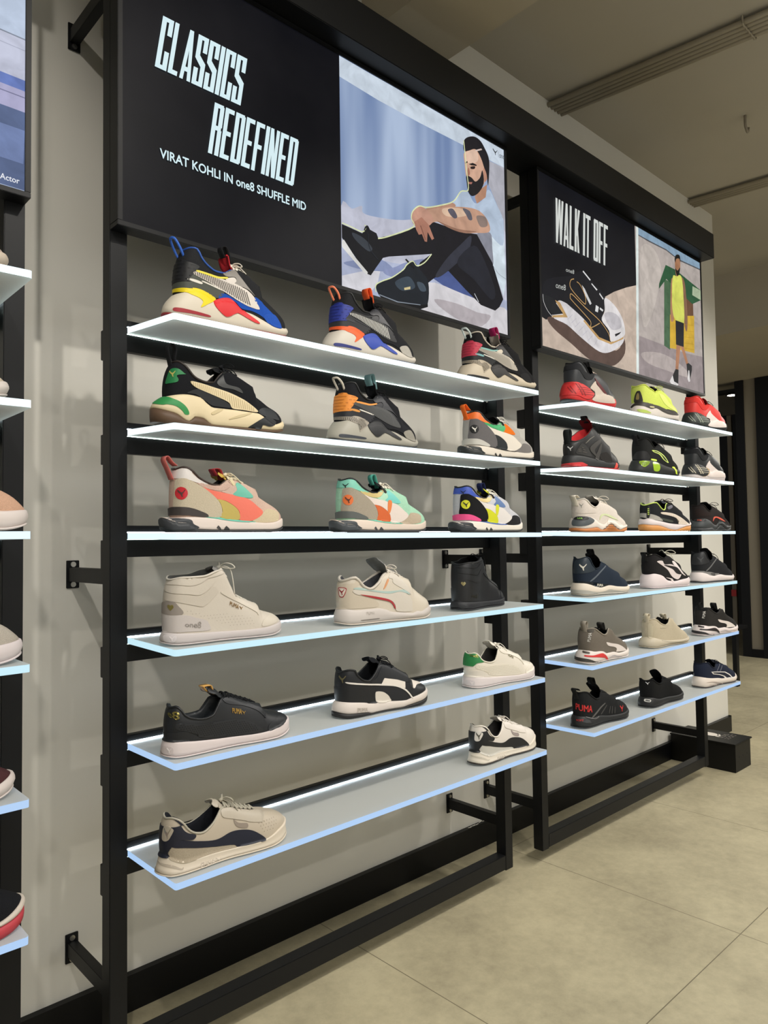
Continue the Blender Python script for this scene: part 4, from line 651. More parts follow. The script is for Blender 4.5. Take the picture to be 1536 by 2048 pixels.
def rsx(rim, heel, up, quarter, stripe, hatch, saddle, eyes, mud, toe, hb, wedge, sole, out, line, slot, lace, tab, ttab, tongue, words='e0dcd2', hb2=None, ribc='0c0d0f'):
    p = {'quarter': (quarter, 'rubber', 1), 'mudguard': (mud, 'suede', 1), 'toeside': (toe, 'mesh', 2), 'saddle': (saddle, 'leather', 1), 'eyestay': (eyes, 'leather', 2), 'counter': (heel, 'rubber', 2),
         'stripe': (stripe, 'leather', 2), 'line': (line, 'rubber', 2.6), 'slot': (slot, 'rubber', 2), 'words': (words, 'rubber', 2), 'heelbar': (hb, 'rubber', 1), 'wedge': (wedge, 'rubber', 2), 'lip': (out, 'rubber', 1)}
    h = {'stripe': (hatch, 'rubber', .0052, .0022, -.35, 3)}
    h['counter'] = (ribc, 'rubber', .0085, .0022, 'h', 3)
    if hb2: h['heelbar'] = (hb2, 'rubber', .005, .0018, -.3, 2)
    return dict(p=p, hatch=h, sole=(sole, 'rubber'), out=(out, 'rubber'), upper=(up, 'mesh'), rim=(rim, 'leather'), lace=(lace, 'lace'), tab=tab, ttab=ttab, tongue=tongue, bow=.8, lining=('1c1c20', 'mesh'))
ST = {
'1-1': ('rsx', rsx('2a55a8', '1b1c1e', '26272a', '4a4e46', 'd8d0c8', '504a45', 'd8d0c8', '8a857f', '2452b0', '2a58b8', 'ecd41a', 'd8262c', CR, 'a02a34', 'e8dc50', 'e6e2d8', 'e2ddd0', ('2a60c0', 'rubber', 'cord', .02, .026), ('1c1c1e', 'lace'), ('c83038', 'mesh')),
  'white blue and black chunky sneaker with yellow and red midsole blocks'),
'1-2': ('rsx', rsx('232427', '2b3a98', '232427', '2c2d31', '232427', 'd8d8d4', '26272b', '3a3b40', '25262a', 'b8b4ac', 'f0602a', '2b46a8', 'cfc8bc', '2c3478', '26272a', '3a3c42', '1c1d20', ('f0825c', 'rubber', 'cord', .02, .012), ('f06030', 'lace', .024, .02), ('18181a', 'mesh'), '303238', ribc='1e2a78'),
  'black chunky sneaker with blue heel, orange tongue loop and orange and blue sole'),
'1-3': ('rsx', rsx('cfc4b4', 'c83a52', '1a1a1c', '1c1e20', 'b3aca0', 'a8a196', 'd0c6b4', '2f2f31', '242426', '2a2a2c', 'b5a996', '2e2c2b', 'cdc0aa', '1c1c1e', '86b8b4', '80b4b8', '1a1a1c', ('c8d4d2', 'rubber', 'cord', .02, .010), ('a02058', 'lace', .026, .018), ('b8aea2', 'mesh'), hb2='5a5348', ribc='a8283e'),
  'black and beige chunky sneaker with pink heel patch and dark midsole wedge'),
'2-2': ('rsx', rsx('1c1d20', 'e8913a', '1b1c20', '23242a', '4a4b4c', '5a5b5c', '23242a', '2a2b30', '26272b', '9a968c', 'a29a8e', '222326', 'a8a498', '3c4048', 'e89a48', 'd8954a', '1a1a1d', ('c6beb0', 'rubber', 'cord', .02, .010), ('7ba0a4', 'lace', .026, .022), ('1b1c20', 'mesh'), hb2='48443e', ribc='c87424'),
  'black and grey chunky sneaker with amber heel patch and pale blue tongue loop'),
'2-1': ('tri', dict(p={'leather': ('17181a', 'gloss', 1), 'counter': ('1e7a44', 'rubber', 1), 'stripe': ('e0cfa8', 'leather', 2), 'eyestay': ('1c1e1e', 'leather', 1), 'heelbar': ('2c8a48', 'rubber', 1), 'toeguard': ('1c2024', 'rubber', 1),
   'toecap': ('24282c', 'rubber', 1), 'groove': ('c8b78e', 'rubber', 1), 'Ccat': ('b8b060', 'rubber', 2.2)}, hatch={'stripe': ('b6a67e', 'rubber', .0052, .0012, -.15, 3)},
   sole=('decda8', 'rubber'), out=('5c4634', 'rubber'), upper=('1a1b1f', 'suede'), rim=('2c2420', 'leather'), lace=('16171a', 'lace'), tab=('18191c', 'lace', 'loop', .020, .034), tongue=('18191c', 'mesh'), bow=.9),
  'black and cream sneaker with green heel patch and brown gum outsole'),
'2-3': ('rid', dict(p={'heelpanel': ('6e6b6c', 'suede', 2), 'heelcap': ('f07830', 'leather', 1), 'emblem': ('1a1a1c', 'rubber', 3), 'Cemblem': ('e8e4dc', 'rubber', 4), 'clip': ('c9c6be', 'rubber', 3), 'collarpanel': ('38a868', 'leather', 1),
   'saddle': ('3cac6c', 'leather', 1), 'eyestay': ('e87828', 'suede', 1), 'stripe': ('e6ddd0', 'leather', 1.2), 'insert': ('1c2024', 'leather', 2), 'toe': ('7c7876', 'suede', 1), 'rim': ('1c1c1e', 'rubber', 1), 'heeltread': ('2a2e2e', 'rubber', 1), 'notches': ('33302e', 'rubber', 1), 'eyetab': ('1a1a1c', 'lace', 2)},
   sole=('e2d8ca', 'rubber'), out=('2a2c2e', 'rubber'), upper=('b8b4ae', 'mesh'), rim=('1c1c1e', 'leather'), lace=('e6e2da', 'lace'), tab=('f07028', 'lace', 'back', .020, .022), tongue=('1c1c1e', 'mesh'), bow=.6),
  'grey and white runner with orange heel, green collar and round black heel emblem'),
'3-1': ('rid', dict(p={'heelpanel': ('c2b6a0', 'suede', 2), 'heelcap': ('d6d0cc', 'leather', 1), 'emblem': ('c02a34', 'gloss', 3), 'Cemblem': ('50302c', 'rubber', 4), 'clip': ('3c3634', 'rubber', 3), 'collarpanel': ('c8aa9c', 'mesh', 1),
   'saddle': ('cbb0a2', 'mesh', 1), 'eyestay': ('5cae98', 'leather', 1.5), 'stripe': ('e2705c', 'leather', 1.2), 'insert': ('b8a456', 'leather', 2), 'toe': ('c9ba9c', 'suede', 1), 'rim': ('62b8a4', 'rubber', 1), 'heeltread': ('33363a', 'rubber', 1), 'notches': ('3c3a3a', 'rubber', 1), 'eyetab': ('cfc09c', 'lace', 2)},
   sole=('d8cbc2', 'rubber'), out=('2e3032', 'rubber'), upper=('cdb0a0', 'mesh'), rim=('33241e', 'leather'), lace=('d8ccb0', 'lace'), tab=('c06862', 'lace', 'back', .022, .026), ttab=('a03038', 'lace', .026, .008), tongue=('c8a850', 'mesh'), bow=.5),
  'pink, coral and beige suede runner with red round heel emblem'),
'3-2': ('rid', dict(extra='rid2', p={'heelpanel': ('a49a8a', 'suede', 2), 'heelcap': ('7cc4b0', 'leather', 1), 'Ccap': ('1a2c2a', 'rubber', 2), 'emblem': ('dc7038', 'rubber', 3), 'Cemblem': ('50261c', 'rubber', 4), 'clip': ('5a5e5c', 'rubber', 3), 'collarpanel': ('c8b478', 'leather', 1),
   'saddle': ('a4d0b4', 'leather', 1), 'eyestay': ('6cc0b8', 'leather', 1.5), 'stripe': ('dccfc6', 'leather', 1.2), 'insert': ('cc602c', 'leather', 2), 'band': ('dc7a3c', 'leather', 2.4), 'toe': ('b8a994', 'suede', 1), 'rim': ('6cc0a8', 'rubber', 1), 'heeltread': ('3c4044', 'rubber', 1), 'notches': ('44464a', 'rubber', 1), 'eyetab': ('34342f', 'lace', 2)},
   sole=('d8c8ba', 'rubber'), out=('34363a', 'rubber'), upper=('a6d4b8', 'mesh'), rim=('1a1c1e', 'leather'), lace=('e4dccc', 'lace'), ttab=('50a494', 'lace', .018, .020), tongue=('1b1c20', 'mesh'), bow=.3),
  'taupe and mint runner with orange stripe panel and orange round emblem'),
'3-3': ('rid', dict(extra='rid2', p={'heelpanel': ('1c1c1e', 'suede', 2), 'heelcap': ('3c56b8', 'leather', 1), 'Ccap': ('1c2348', 'rubber', 2), 'emblem': ('d8d82c', 'rubber', 3), 'Cemblem': ('24241c', 'rubber', 4), 'clip': ('e8508c', 'rubber', 3), 'collarpanel': ('e6d096', 'leather', 1),
   'saddle': ('c6c8d0', 'leather', 1), 'eyestay': ('5c78a8', 'leather', 1.5), 'stripe': ('e2dcd8', 'leather', 1.2), 'insert': ('d2d41e', 'leather', 2), 'band': ('d4d828', 'leather', 2.4), 'toe': ('28282a', 'suede', 1), 'rim': ('4468b4', 'rubber', 1), 'heeltread': ('2c3034', 'rubber', 1), 'notches': ('3a3c3c', 'rubber', 1), 'eyetab': ('1c1c1e', 'lace', 2)},
   sole=('eae2d6', 'rubber'), out=('2c2e30', 'rubber'), upper=('ccccd2', 'mesh'), rim=('141416', 'leather'), lace=('f0ece0', 'lace'), ttab=('1c2450', 'lace', .022, .018), tongue=('d8d840', 'mesh'), bow=.4),
  'black and white runner with blue heel cap, neon yellow stripe and pink sole clip'),
'4-1': ('mid', dict(p={'heelpanel': ('c0b8b4', 'leather', 1), 'pad': ('c6bdb0', 'leather', 1.5), 'ankle': ('c0b7aa', 'leather', 1), 'eyestay': ('c8bfb1', 'leather', 1.5), 'toe': ('c8bfb1', 'leather', 1), 'heeltab': ('8f867e', 'rubber', 1.6), 'Cheart': ('b0a468', 'metal', 2.4),
   'heelbox': ('cbc4c4', 'rubber', .6), 'Csole': ('dcd6d6', 'rubber', 1.5), 'Xpuma': ('9c7c50', 'metal', 1.4, 'PUMA'), 'Ccat': ('9c7c50', 'metal', 1.4), 'Xone': ('9a928c', 'rubber', 2, 'one8'), 'Dholes': ('a0988c', 'rubber', .2, .0085, .0009)},
   sole=('c0b8b6', 'rubber'), out=('c0b8b6', 'rubber'), upper=('c6bdb0', 'leather'), rim=('ccc4b8', 'leather'), lining=('5a5a58', 'mesh'), lace=('cac4b8', 'lace'), tongue=('8a8884', 'mesh'), bow=1.1, lace_n=7),
  'off white leather high top sneaker with small gold lettering'),
'4-3': ('mid', dict(p={'heelpanel': ('1b1c1f', 'leather', 1), 'pad': ('17191d', 'leather', 1.5), 'ankle': ('1a1b1f', 'leather', 1), 'eyestay': ('1a1b1f', 'leather', 1.5), 'toe': ('1a1b1f', 'leather', 1), 'heeltab': ('1b1c1f', 'leather', 1.6),
   'Cheart': ('c8bc8c', 'metal', 2.4), 'heelbox': ('26282b', 'rubber', .6), 'Xone': ('8e8c84', 'metal', 2, 'one8'), 'Csole': ('303236', 'rubber', 1.4)},
   sole=('202125', 'rubber'), out=('202125', 'rubber'), upper=('17181c', 'leather'), rim=('17181c', 'leather'), lining=('101114', 'mesh'), lace=('121316', 'lace'), tongue=('121317', 'mesh'), bow=.8, lace_n=7),
  'all black leather high top sneaker with small gold heart'),
'4-2': ('slp', dict(p={'heelpanel': ('c2b6a4', 'leather', 1), 'badge': ('a03038', 'rubber', 2), 'badgein': ('d8cfc2', 'rubber', 3), 'Cbadge': ('902c30', 'rubber', 4), 'stripe': ('cac2b6', 'leather', 1.6), 'line': ('a6bab4', 'leather', 2.4), 'redline': ('a42c34', 'leather', 2.5),
   'mark': ('cf9468', 'leather', 2), 'eyestay': ('c9c1b5', 'leather', 1), 'solebar': ('77706a', 'rubber', .6), 'Xsole': ('b8b0a8', 'rubber', .5, 'PUMA')},
   sole=('c2bab4', 'rubber'), out=('ccc2b6', 'rubber'), upper=('c9bfaf', 'leather'), rim=('c4bcb0', 'leather'), rim_r=.0042, lining=('46484c', 'mesh'), lace=('d8d0c4', 'lace'), tongue=('7e7e7c', 'mesh'), bow=.9, lace_n=7),
  'cream leather sneaker with thin red and teal stripe lines and open grey tongue'),
'5-1': ('low', dict(p={'stripe': ('1e2024', 'leather', 1), 'Dholes': ('08090a', 'rubber', 1.6, .0058, .0017), 'heelpanel': ('191b1f', 'leather', 1), 'eyestay': ('1c1e22', 'leather', 1.5), 'toe': ('1a1c20', 'leather', 1), 'Xpuma': ('b8924c', 'metal', 1.6, 'PUMA'),
   'Ccat': ('a8864a', 'metal', 1.6), 'Xone': ('a89c5c', 'metal', 1.6, 'e8'), 'heelbox': ('c6bab8', 'rubber', .6), 'Csole': ('d8d0ce', 'rubber', 1.4)},
   sole=('d2c6c4', 'rubber'), out=('d2c6c4', 'rubber'), upper=('17191d', 'leather'), rim=('14161a', 'leather'), lining=('22262a', 'leather'), lace=('101114', 'lace'), ttab=('c89850', 'leather', .024, .004), tongue=('1b1d21', 'leather'), bow=0, lace_n=7),
  'black leather low sneaker with perforated side, gold lettering and white sole'),
'5-3': ('low', dict(extra='low2', p={'stripe': ('dcd4c4', 'leather', .8), 'Dholes': ('a8a090', 'rubber', 1.4, .0066, .0010), 'heelpanel': ('dad2c6', 'leather', 1), 'eyestay': ('e0d8ca', 'leather', 1.5), 'toe': ('e0d8ca', 'leather', 1), 'counter': ('257a40', 'leather', 2),
   'Xone': ('a8a860', 'metal', 2.8, 'one8'), 'Xpuma': ('a89c74', 'metal', 1.6, 'PUMA'), 'heelbox': ('c8c0c0', 'rubber', .6), 'Csole': ('dcd4d2', 'rubber', 1.4), 'Cheart': ('c8bcac', 'rubber', 1.8)},
   sole=('d4cac8', 'rubber'), out=('d4cac8', 'rubber'), upper=('ded6c8', 'leather'), rim=('dcd4c4', 'leather'), lining=('3c3a38', 'mesh'), lace=('e2dcd0', 'lace'), tongue=('e0d8ca', 'leather'), bow=.35, lace_n=7),
  'white leather low sneaker with green heel patch'),
'5-2': ('rbd', dict(p={'heelpanel': ('16181c', 'leather', .8), 'eyestay': ('1c1e22', 'leather', 1), 'line': ('dcd6ce', 'leather', 2.4), 'quarterw': ('dcd4ca', 'leather', 1.8), 'arch': ('d0c8bc', 'leather', 1.6), 'toew': ('dcd2c8', 'leather', 1.6), 'Ccat': ('b0a680', 'metal', 1.8),
   'heelbox': ('c8bfb6', 'rubber', .5), 'Xsole': ('b2a89e', 'rubber', 1.2, 'PUMA')},
   sole=('d4cac2', 'rubber'), out=('1c1b1c', 'rubber'), upper=('17191e', 'leather'), rim=('14161a', 'leather'), lining=('101216', 'mesh'), lace=('101114', 'lace'), tongue=('14161a', 'mesh'), bow=.7, lace_n=7),
  'black and white leather court sneaker with white stripe edge and black outsole'),
'6-1': ('gv', dict(p={'heelpanel': ('a89c88', 'suede', .8), 'eyestay': ('b4aa9a', 'leather', 1.8), 'tab': ('8c8074', 'leather', 1), 'stripe': ('14182a', 'leather', 1.6), 'counter': ('141828', 'leather', 2), 'badge': ('a89e8e', 'leather', 3), 'Cbadge': ('d0c8b8', 'metal', 3.8),
   'Xsole': ('d8ccbc', 'rubber', .8, 'PUMA'), 'Csole': ('d8ccbc', 'rubber', .8), 'Dholes': ('6c6252', 'rubber', .2, .0085, .0009), 'groove': ('b4a898', 'rubber', .3)},
   sole=('d6cab8', 'rubber'), out=('d0c4b2', 'rubber'), upper=('b6aa98', 'leather'), rim=('a8a292', 'leather'), lining=('1c1e24', 'mesh'), lace=('a8a292', 'lace'), tongue=('b2a898', 'leather'), bow=.8, lace_n=7),
  'beige leather sneaker with navy stripe and navy heel'),
'6-2': ('gv', dict(p={'heelpanel': ('c6c2b8', 'leather', .8), 'eyestay': ('ddd5cc', 'leather', 1.8), 'tab': ('988c88', 'leather', 1), 'stripe': ('18191c', 'leather', 1.6), 'counter': ('18191c', 'leather', 2), 'badge': ('d8d2ca', 'leather', 3), 'Cbadge': ('8c8a84', 'metal', 3.8),
   'Xsole': ('cfc6b8', 'rubber', .8, 'PUMA'), 'Csole': ('cfc6b8', 'rubber', .8), 'groove': ('c4bcac', 'rubber', .3)},
   sole=('ded4c4', 'rubber'), out=('2a2018', 'rubber'), upper=('dcd4ca', 'leather'), rim=('e0d8cc', 'leather'), lining=('3a3836', 'mesh'), lace=('dcd4ca', 'lace'), tongue=('dcd4ca', 'leather'), bow=.4, lace_n=7),
  'white leather sneaker with black stripe and black heel'),
'B1-1': ('bb', dict(p={'cup': ('d2c4b8', 'mesh', 1), 'throat': ('5a1c20', 'leather', 2), 'collarpad': ('2c2d30', 'mesh', 1.2), 'backing': ('2c2420', 'rubber', 1.6), 'clamp': ('cc3030', 'rubber', 2.2), 'ribs': ('8a1c20', 'rubber', 3)},
   sole=('cc3030', 'rubber'), out=('2c3438', 'rubber'), upper=('303236', 'leather'), rim=('2a2b2e', 'mesh'), lace=('c8b8ac', 'lace'), tongue=('141416', 'mesh'), ttab=('141416', 'lace', .022, .012), bow=0),
  'dark grey and beige basketball sneaker with ribbed red heel clamp'),
'B1-3': ('bb', dict(p={'cup': ('dcd2cc', 'leather', 1.6), 'collarpad': ('d83a34', 'mesh', 1.2), 'backing': ('2a2b2a', 'rubber', 1), 'clamp': ('28302c', 'rubber', 2.2), 'ribs': ('8c9488', 'rubber', 3)},
   sole=('26282a', 'rubber'), out=('1c1e20', 'rubber'), upper=('d43630', 'leather'), rim=('d83a34', 'mesh'), lace=('28201e', 'lace'), tongue=('c43030', 'mesh'), bow=.4),
  'red basketball sneaker with white toe and black ribbed heel clamp'),
'B2-3': ('bb', dict(p={'cup': ('d8ccc6', 'leather', 1.6), 'collarpad': ('1c1d20', 'mesh', 1.2), 'backing': ('c8ac80', 'rubber', 1.8), 'clamp': ('1e2022', 'rubber', 2.2), 'ribs': ('b8b09c', 'rubber', 3)},
   sole=('d6ccca', 'rubber'), out=('d0c6c4', 'rubber'), upper=('1e2023', 'leather'), rim=('1a1b1e', 'mesh'), lace=('1a1a1c', 'lace'), tongue=('17181a', 'mesh'), bow=.4),
  'black basketball sneaker with white toe cup and white heel sole'),
'B1-2': ('nit', dict(p={'window': ('26241c', 'rubber', 1), 'windowin': ('8c7c48', 'rubber', 2), 'band': ('2c2822', 'rubber', 1.4), 'patch': ('b4c85c', 'rubber', 1), 'toestrip': ('2a2620', 'rubber', 1.5), 'label': ('c8c090', 'rubber', 2.4), 'eyestay': ('dce878', 'leather', 1)},
   sole=('d8d0c8', 'rubber'), out=('3a3430', 'rubber'), upper=('d8e86c', 'mesh'), rim=('d6e468', 'mesh'), lining=('141414', 'mesh'), lace=('d0dc78', 'lace'), tongue=('16170f', 'mesh'), bow=.9),
  'neon yellow running shoe with black midsole band and black heel window'),
'B2-1': ('hi', dict(p={'saddle': ('2e2c2b', 'mesh', .8), 'ribpanel': ('2b2b2b', 'rubber', 1), 'ribs': ('4a4642', 'rubber', 2), 'straps': ('3c3a38', 'leather', 1.6), 'curve': ('6a665e', 'leather', 1.2), 'Ccat': ('c8c8c8', 'rubber', 1.2), 'heelbar': ('d0383c', 'rubber', 1), 'toebar': ('e05044', 'rubber', 1)},
   sole=('26282a', 'rubber'), out=('c83438', 'rubber'), upper=('1c1c1d', 'leather'), rim=('1a1a1b', 'leather'), lining=('d03438', 'mesh'), lace=('1c1a18', 'lace'), tongue=('701c22', 'mesh'), tab=('1c2020', 'lace', 'loop', .026, .038), ttab=('18181a', 'lace', .02, .008), bow=.5),
  'black high top basketball sneaker with red lining'),
'B2-2': ('bg', dict(p={'quarter': ('1c1c1e', 'leather', .8), 'windows': ('a4c43c', 'gloss', 1), 'chip': ('c8e050', 'rubber', 1.4), 'stripe': ('d0e478', 'rubber', 1), 'stripein': ('1c1c1c', 'leather', 1.8), 'toebar': ('d4ee4c', 'rubber', 1)},
   hatch={'windows': ('3c5018', 'rubber', .006, .0022, 0, 2)},
   sole=('232524', 'rubber'), out=('2a2b2a', 'rubber'), upper=('1e1f1f', 'mesh'), rim=('1c1c1c', 'mesh'), lace=('1a1a1a', 'lace'), tongue=('161616', 'mesh'), tab=('18181a', 'lace', 'back', .024, .018), bow=.5),
  'black sneaker with lime outlined stripe and lime sole windows'),
'B3-1': ('fus', dict(p={'panel': ('dcd2c8', 'mesh', .8), 'cup': ('e0d8ce', 'rubber', 1), 'pod': ('4a5054', 'rubber', 1.4), 'podtop': ('18191b', 'rubber', 2.2), 'Xpuma': ('9cd868', 'rubber', 3, 'PUMA'), 'curve': ('ccd4a8', 'rubber', 1.6), 'ribs': ('7a4820', 'rubber', .5), 'Ccat': ('8a8880', 'rubber', 1.6)},
   sole=('dcd2c8', 'rubber'), out=('c07840', 'rubber'), upper=('dcd2c8', 'mesh'), rim=('e2dad0', 'mesh'), lining=('101012', 'mesh'), lace=('e4dccf', 'lace'), tongue=('e0d8ce', 'mesh'), tab=('dcd4c4', 'lace', 'back', .026, .012), bow=1.2),
  'white training shoe with tan gum sole and dark oval heel pod'),
'B3-3': ('fus', dict(p={'panel': ('2a201e', 'mesh', .8), 'cup': ('28292a', 'rubber', 1), 'pod': ('3c4042', 'rubber', 1.4), 'podtop': ('1a1a1b', 'rubber', 2.2), 'Xpuma': ('e06048', 'rubber', 3, 'PUMA'), 'curve': ('d8604c', 'rubber', 1.6), 'ribs': ('181818', 'rubber', .5)},
   sole=('3a3c3d', 'rubber'), out=('3c3e40', 'rubber'), upper=('26201f', 'mesh'), rim=('201a1a', 'mesh'), lining=('161416', 'mesh'), lace=('1c1818', 'lace'), tongue=('1c1818', 'mesh'), bow=1.2),
  'dark brown black training shoe with orange curved line and grey heel pod'),
'B3-2': ('play', dict(p={'heelmesh': ('b0aca4', 'mesh', 1), 'strap': ('16171a', 'rubber', 2), 'Xstrap': ('b8d058', 'rubber', 2.8, 'IIII'), 'stripe': ('dcd0c2', 'leather', 1.4), 'tab': ('5a5864', 'leather', 1.5), 'marks': ('3a4038', 'rubber', 1)},
   hatch={'stripe': ('b8a888', 'rubber', .012, .001, -.5, 2.2)},
   sole=('d8cccb', 'rubber'), out=('c88a48', 'rubber'), upper=('1f2124', 'mesh'), rim=('d4ec70', 'leather'), lining=('48503a', 'mesh'), lace=('26221e', 'lace'), tongue=('3a3c46', 'mesh'), bow=1),
  'black sneaker with white stripe, lime collar edge and tan gum outsole'),
'B4-1': ('soft', dict(p={'heelpanel': ('25303a', 'leather', 1), 'Ccat': ('d8d4c8', 'rubber', 2), 'line': ('5c646c', 'rubber', 1.4), 'clip': ('1a2026', 'gloss', 1), 'Xpuma': ('dcd6c6', 'rubber', 2, 'PUMA'), 'lower': ('b0aca2', 'rubber', .8)},
   sole=('d8ccbc', 'rubber'), out=('a8a498', 'rubber'), upper=('222c3a', 'mesh'), rim=('232c36', 'mesh'), lining=('0c0c0e', 'mesh'), lace=('2a3844', 'lace'), tongue=('0e0f12', 'mesh'), ttab=('101113', 'lace', .022, .014), bow=0),
  'navy mesh training shoe with white cat logo on heel and cream sole'),
'B4-3': ('soft', dict(p={'heelpanel': ('26272a', 'leather', 1), 'Ccat': ('46484a', 'rubber', 2), 'line': ('6c6c6c', 'rubber', 1.4), 'clip': ('8a8886', 'gloss', 1), 'Xpuma': ('3a3a3a', 'rubber', 2, 'PUMA')},
   sole=('dcd0cc', 'rubber'), out=('26262a', 'rubber'), upper=('222326', 'mesh'), rim=('222326', 'mesh'), lining=('0c0c0e', 'mesh'), lace=('1a1a1c', 'lace'), tongue=('0e0f12', 'mesh'), bow=.5),
  'black mesh training shoe with white sole and grey sole clip'),
'B4-2': ('rsm', dict(p={'saddle': ('d8ccca', 'leather', 1), 'stripe': ('1c1a1b', 'leather', 1.8), 'heelpanel': ('1e1c1d', 'mesh', 1.2), 'insert': ('d6cac8', 'rubber', 1.4), 'eyestay': ('dcd2d0', 'leather', 1.4)},
   sole=('d8cbcb', 'rubber'), out=('d4c6c6', 'rubber'), upper=('201e1f', 'mesh'), rim=('1c1a1b', 'mesh'), lining=('1a1819', 'mesh'), lace=('e0dccc', 'lace'), tongue=('1a1819', 'mesh'), tab=('1a1a1a', 'lace', 'back', .024, .012), bow=1.3),
  'black and white chunky sneaker with white bow laces'),
'B5-1': ('xet', dict(p={'strap': ('5a5650', 'mesh', 1), 'stripe': ('dcd2cc', 'leather', 1), 'Xpuma': ('d8d4ce', 'rubber', 1.6, 'PUMA'), 'bar': ('cc3434', 'rubber', 1), 'pill': ('4a4038', 'rubber', 1), 'heeltread': ('38342f', 'rubber', .8), 'wave': ('b8b0b4', 'rubber', .8)},
   sole=('dcd2cb', 'rubber'), out=('d4cac4', 'rubber'), upper=('726a60', 'mesh'), rim=('9a9184', 'mesh'), lining=('0e0e10', 'mesh'), tab=('948c80', 'lace', 'loop', .022, .026), ttab=('2c2a28', 'lace', .024, .014)),
  'grey knit slip on shoe with white stripe and red sole insert'),
'B5-3': ('xet', dict(p={'strap': ('1a1a1a', 'mesh', 1), 'stripe': ('e0d6cf', 'leather', 1), 'Xpuma': ('dcd8d2', 'rubber', 1.6, 'PUMA'), 'bar': ('241c1c', 'rubber', 1), 'pill': ('2c2424', 'rubber', 1), 'heeltread': ('1f1a1a', 'rubber', .8), 'wave': ('b8b0b4', 'rubber', .8)},
   sole=('dcd0cc', 'rubber'), out=('d4c8c4', 'rubber'), upper=('2c2a28', 'mesh'), rim=('3a3938', 'mesh'), lining=('0c0c0d', 'mesh'), tab=('1c1c1c', 'lace', 'loop', .022, .026), ttab=('1c1c1c', 'lace', .024, .018)),
  'black knit slip on shoe with white stripe'),
'B5-2': ('crm', dict(p={'strap': ('c8bda4', 'mesh', 1), 'knit': ('beb49c', 'mesh', .8), 'line': ('a89e8a', 'rubber', .8)},
   sole=('b8ad98', 'rubber'), out=('b0a48e', 'rubber'), upper=('c0b49c', 'mesh'), rim=('c8bda6', 'mesh'), lining=('121213', 'mesh'), tab=('cabfa8', 'lace', 'loop', .022, .020), ttab=('c4b9a2', 'lace', .020, .006)),
  'plain cream knit slip on shoe with cream sole'),
'B6-1': ('enz', dict(p={'Xpuma': ('d03030', 'rubber', 1.2, 'PUMA'), 'Xsmall': ('c03434', 'rubber', 1.2, 'SOFT'), 'window': ('38393a', 'gloss', .8), 'line': ('5a5856', 'rubber', 1.4), 'ribs': ('3a3938', 'rubber', 1.2), 'Ccat': ('c43030', 'rubber', 1.2)},
   sole=('1e1f20', 'rubber'), out=('1a1b1c', 'rubber'), upper=('1e1f20', 'mesh'), rim=('232425', 'mesh'), lining=('0a0a0b', 'mesh'), lace=('222324', 'lace'), tongue=('0c0c0d', 'mesh'), tab=('1e1e1d', 'lace', 'back', .022, .014), ttab=('141414', 'lace', .024, .016), bow=0),
  'black training shoe with large red lettering on heel'),
'B6-2': ('blk', dict(p={'Ccat': ('d8d8d8', 'rubber', 1.4), 'pill': ('d0cec8', 'rubber', .8), 'pillin': ('5a5a58', 'rubber', 1.6)},
   sole=('1c1d1e', 'rubber'), out=('17181a', 'rubber'), upper=('101112', 'mesh'), rim=('141516', 'mesh'), lining=('08080a', 'mesh'), tongue=('08080a', 'mesh'), lace=('121213', 'lace'), bow=0),
  'plain black slip on running shoe with small white sole badge'),
'B6-3': ('nav', dict(p={'stripe': ('dcd6d0', 'rubber', 1), 'stripein': ('1a1f30', 'leather', 1.8), 'groove': ('a89a90', 'rubber', .4), 'lines': ('5a5c68', 'rubber', 1)},
   sole=('d8ccc0', 'rubber'), out=('3a3030', 'rubber'), upper=('202638', 'mesh'), rim=('1d2230', 'mesh'), lining=('0e1016', 'mesh'), lace=('141824', 'lace'), tongue=('12151f', 'mesh'), bow=.5),
  'navy running shoe with white outlined stripe and white sole'),
}

P = {'1-1': (1,.012,.33,-.17,.02),'1-2': (1,.478,.33,-.17,.02),'1-3': (1,1.053,.345,-.17,-.1),'2-1': (2,-.011,.335,-.17,-.04),'2-2': (2,.49,.325,-.17,.04),'2-3': (2,1.049,.335,-.17,-.08),'3-1': (3,.005,.32,-.17,.02),'3-2': (3,.501,.34,-.17,-.02),'3-3': (3,.989,.33,-.17,-.02),'4-1': (4,.003,.315,-.17,.03),'4-2': (4,.504,.33,-.185,-.04),'4-3': (4,.985,.3,-.14,.25),'5-1': (5,.001,.33,-.18,0),'5-2': (5,.494,.33,-.18,-.02),'5-3': (5,1.04,.33,-.17,-.02),'6-1': (6,-.01,.33,-.18,0),'6-2': (6,1.064,.33,-.16,.04),'B1-1': (1,1.64,.33,-.17,.02),'B1-2': (1,2.184,.33,-.17,-.06),'B1-3': (1,2.71,.33,-.17,-.08),'B2-1': (2,1.644,.33,-.17,-.04),'B2-2': (2,2.174,.33,-.17,-.06),'B2-3': (2,2.682,.33,-.17,-.04),'B3-1': (3,1.693,.33,-.17,-.04),'B3-2': (3,2.253,.34,-.17,-.11),'B3-3': (3,2.741,.33,-.17,-.02),'B4-1': (4,1.711,.33,-.16,-.06),'B4-2': (4,2.243,.33,-.17,-.06),'B4-3': (4,2.74,.33,-.17,-.08),'B5-1': (5,1.677,.33,-.18,.04),'B5-2': (5,2.2,.33,-.18,-.04),'B5-3': (5,2.72,.335,-.185,-.1),'B6-1': (6,1.685,.33,-.16,-.04),'B6-2': (6,2.172,.33,-.17,.04),'B6-3': (6,2.732,.33,-.17,-.08)}
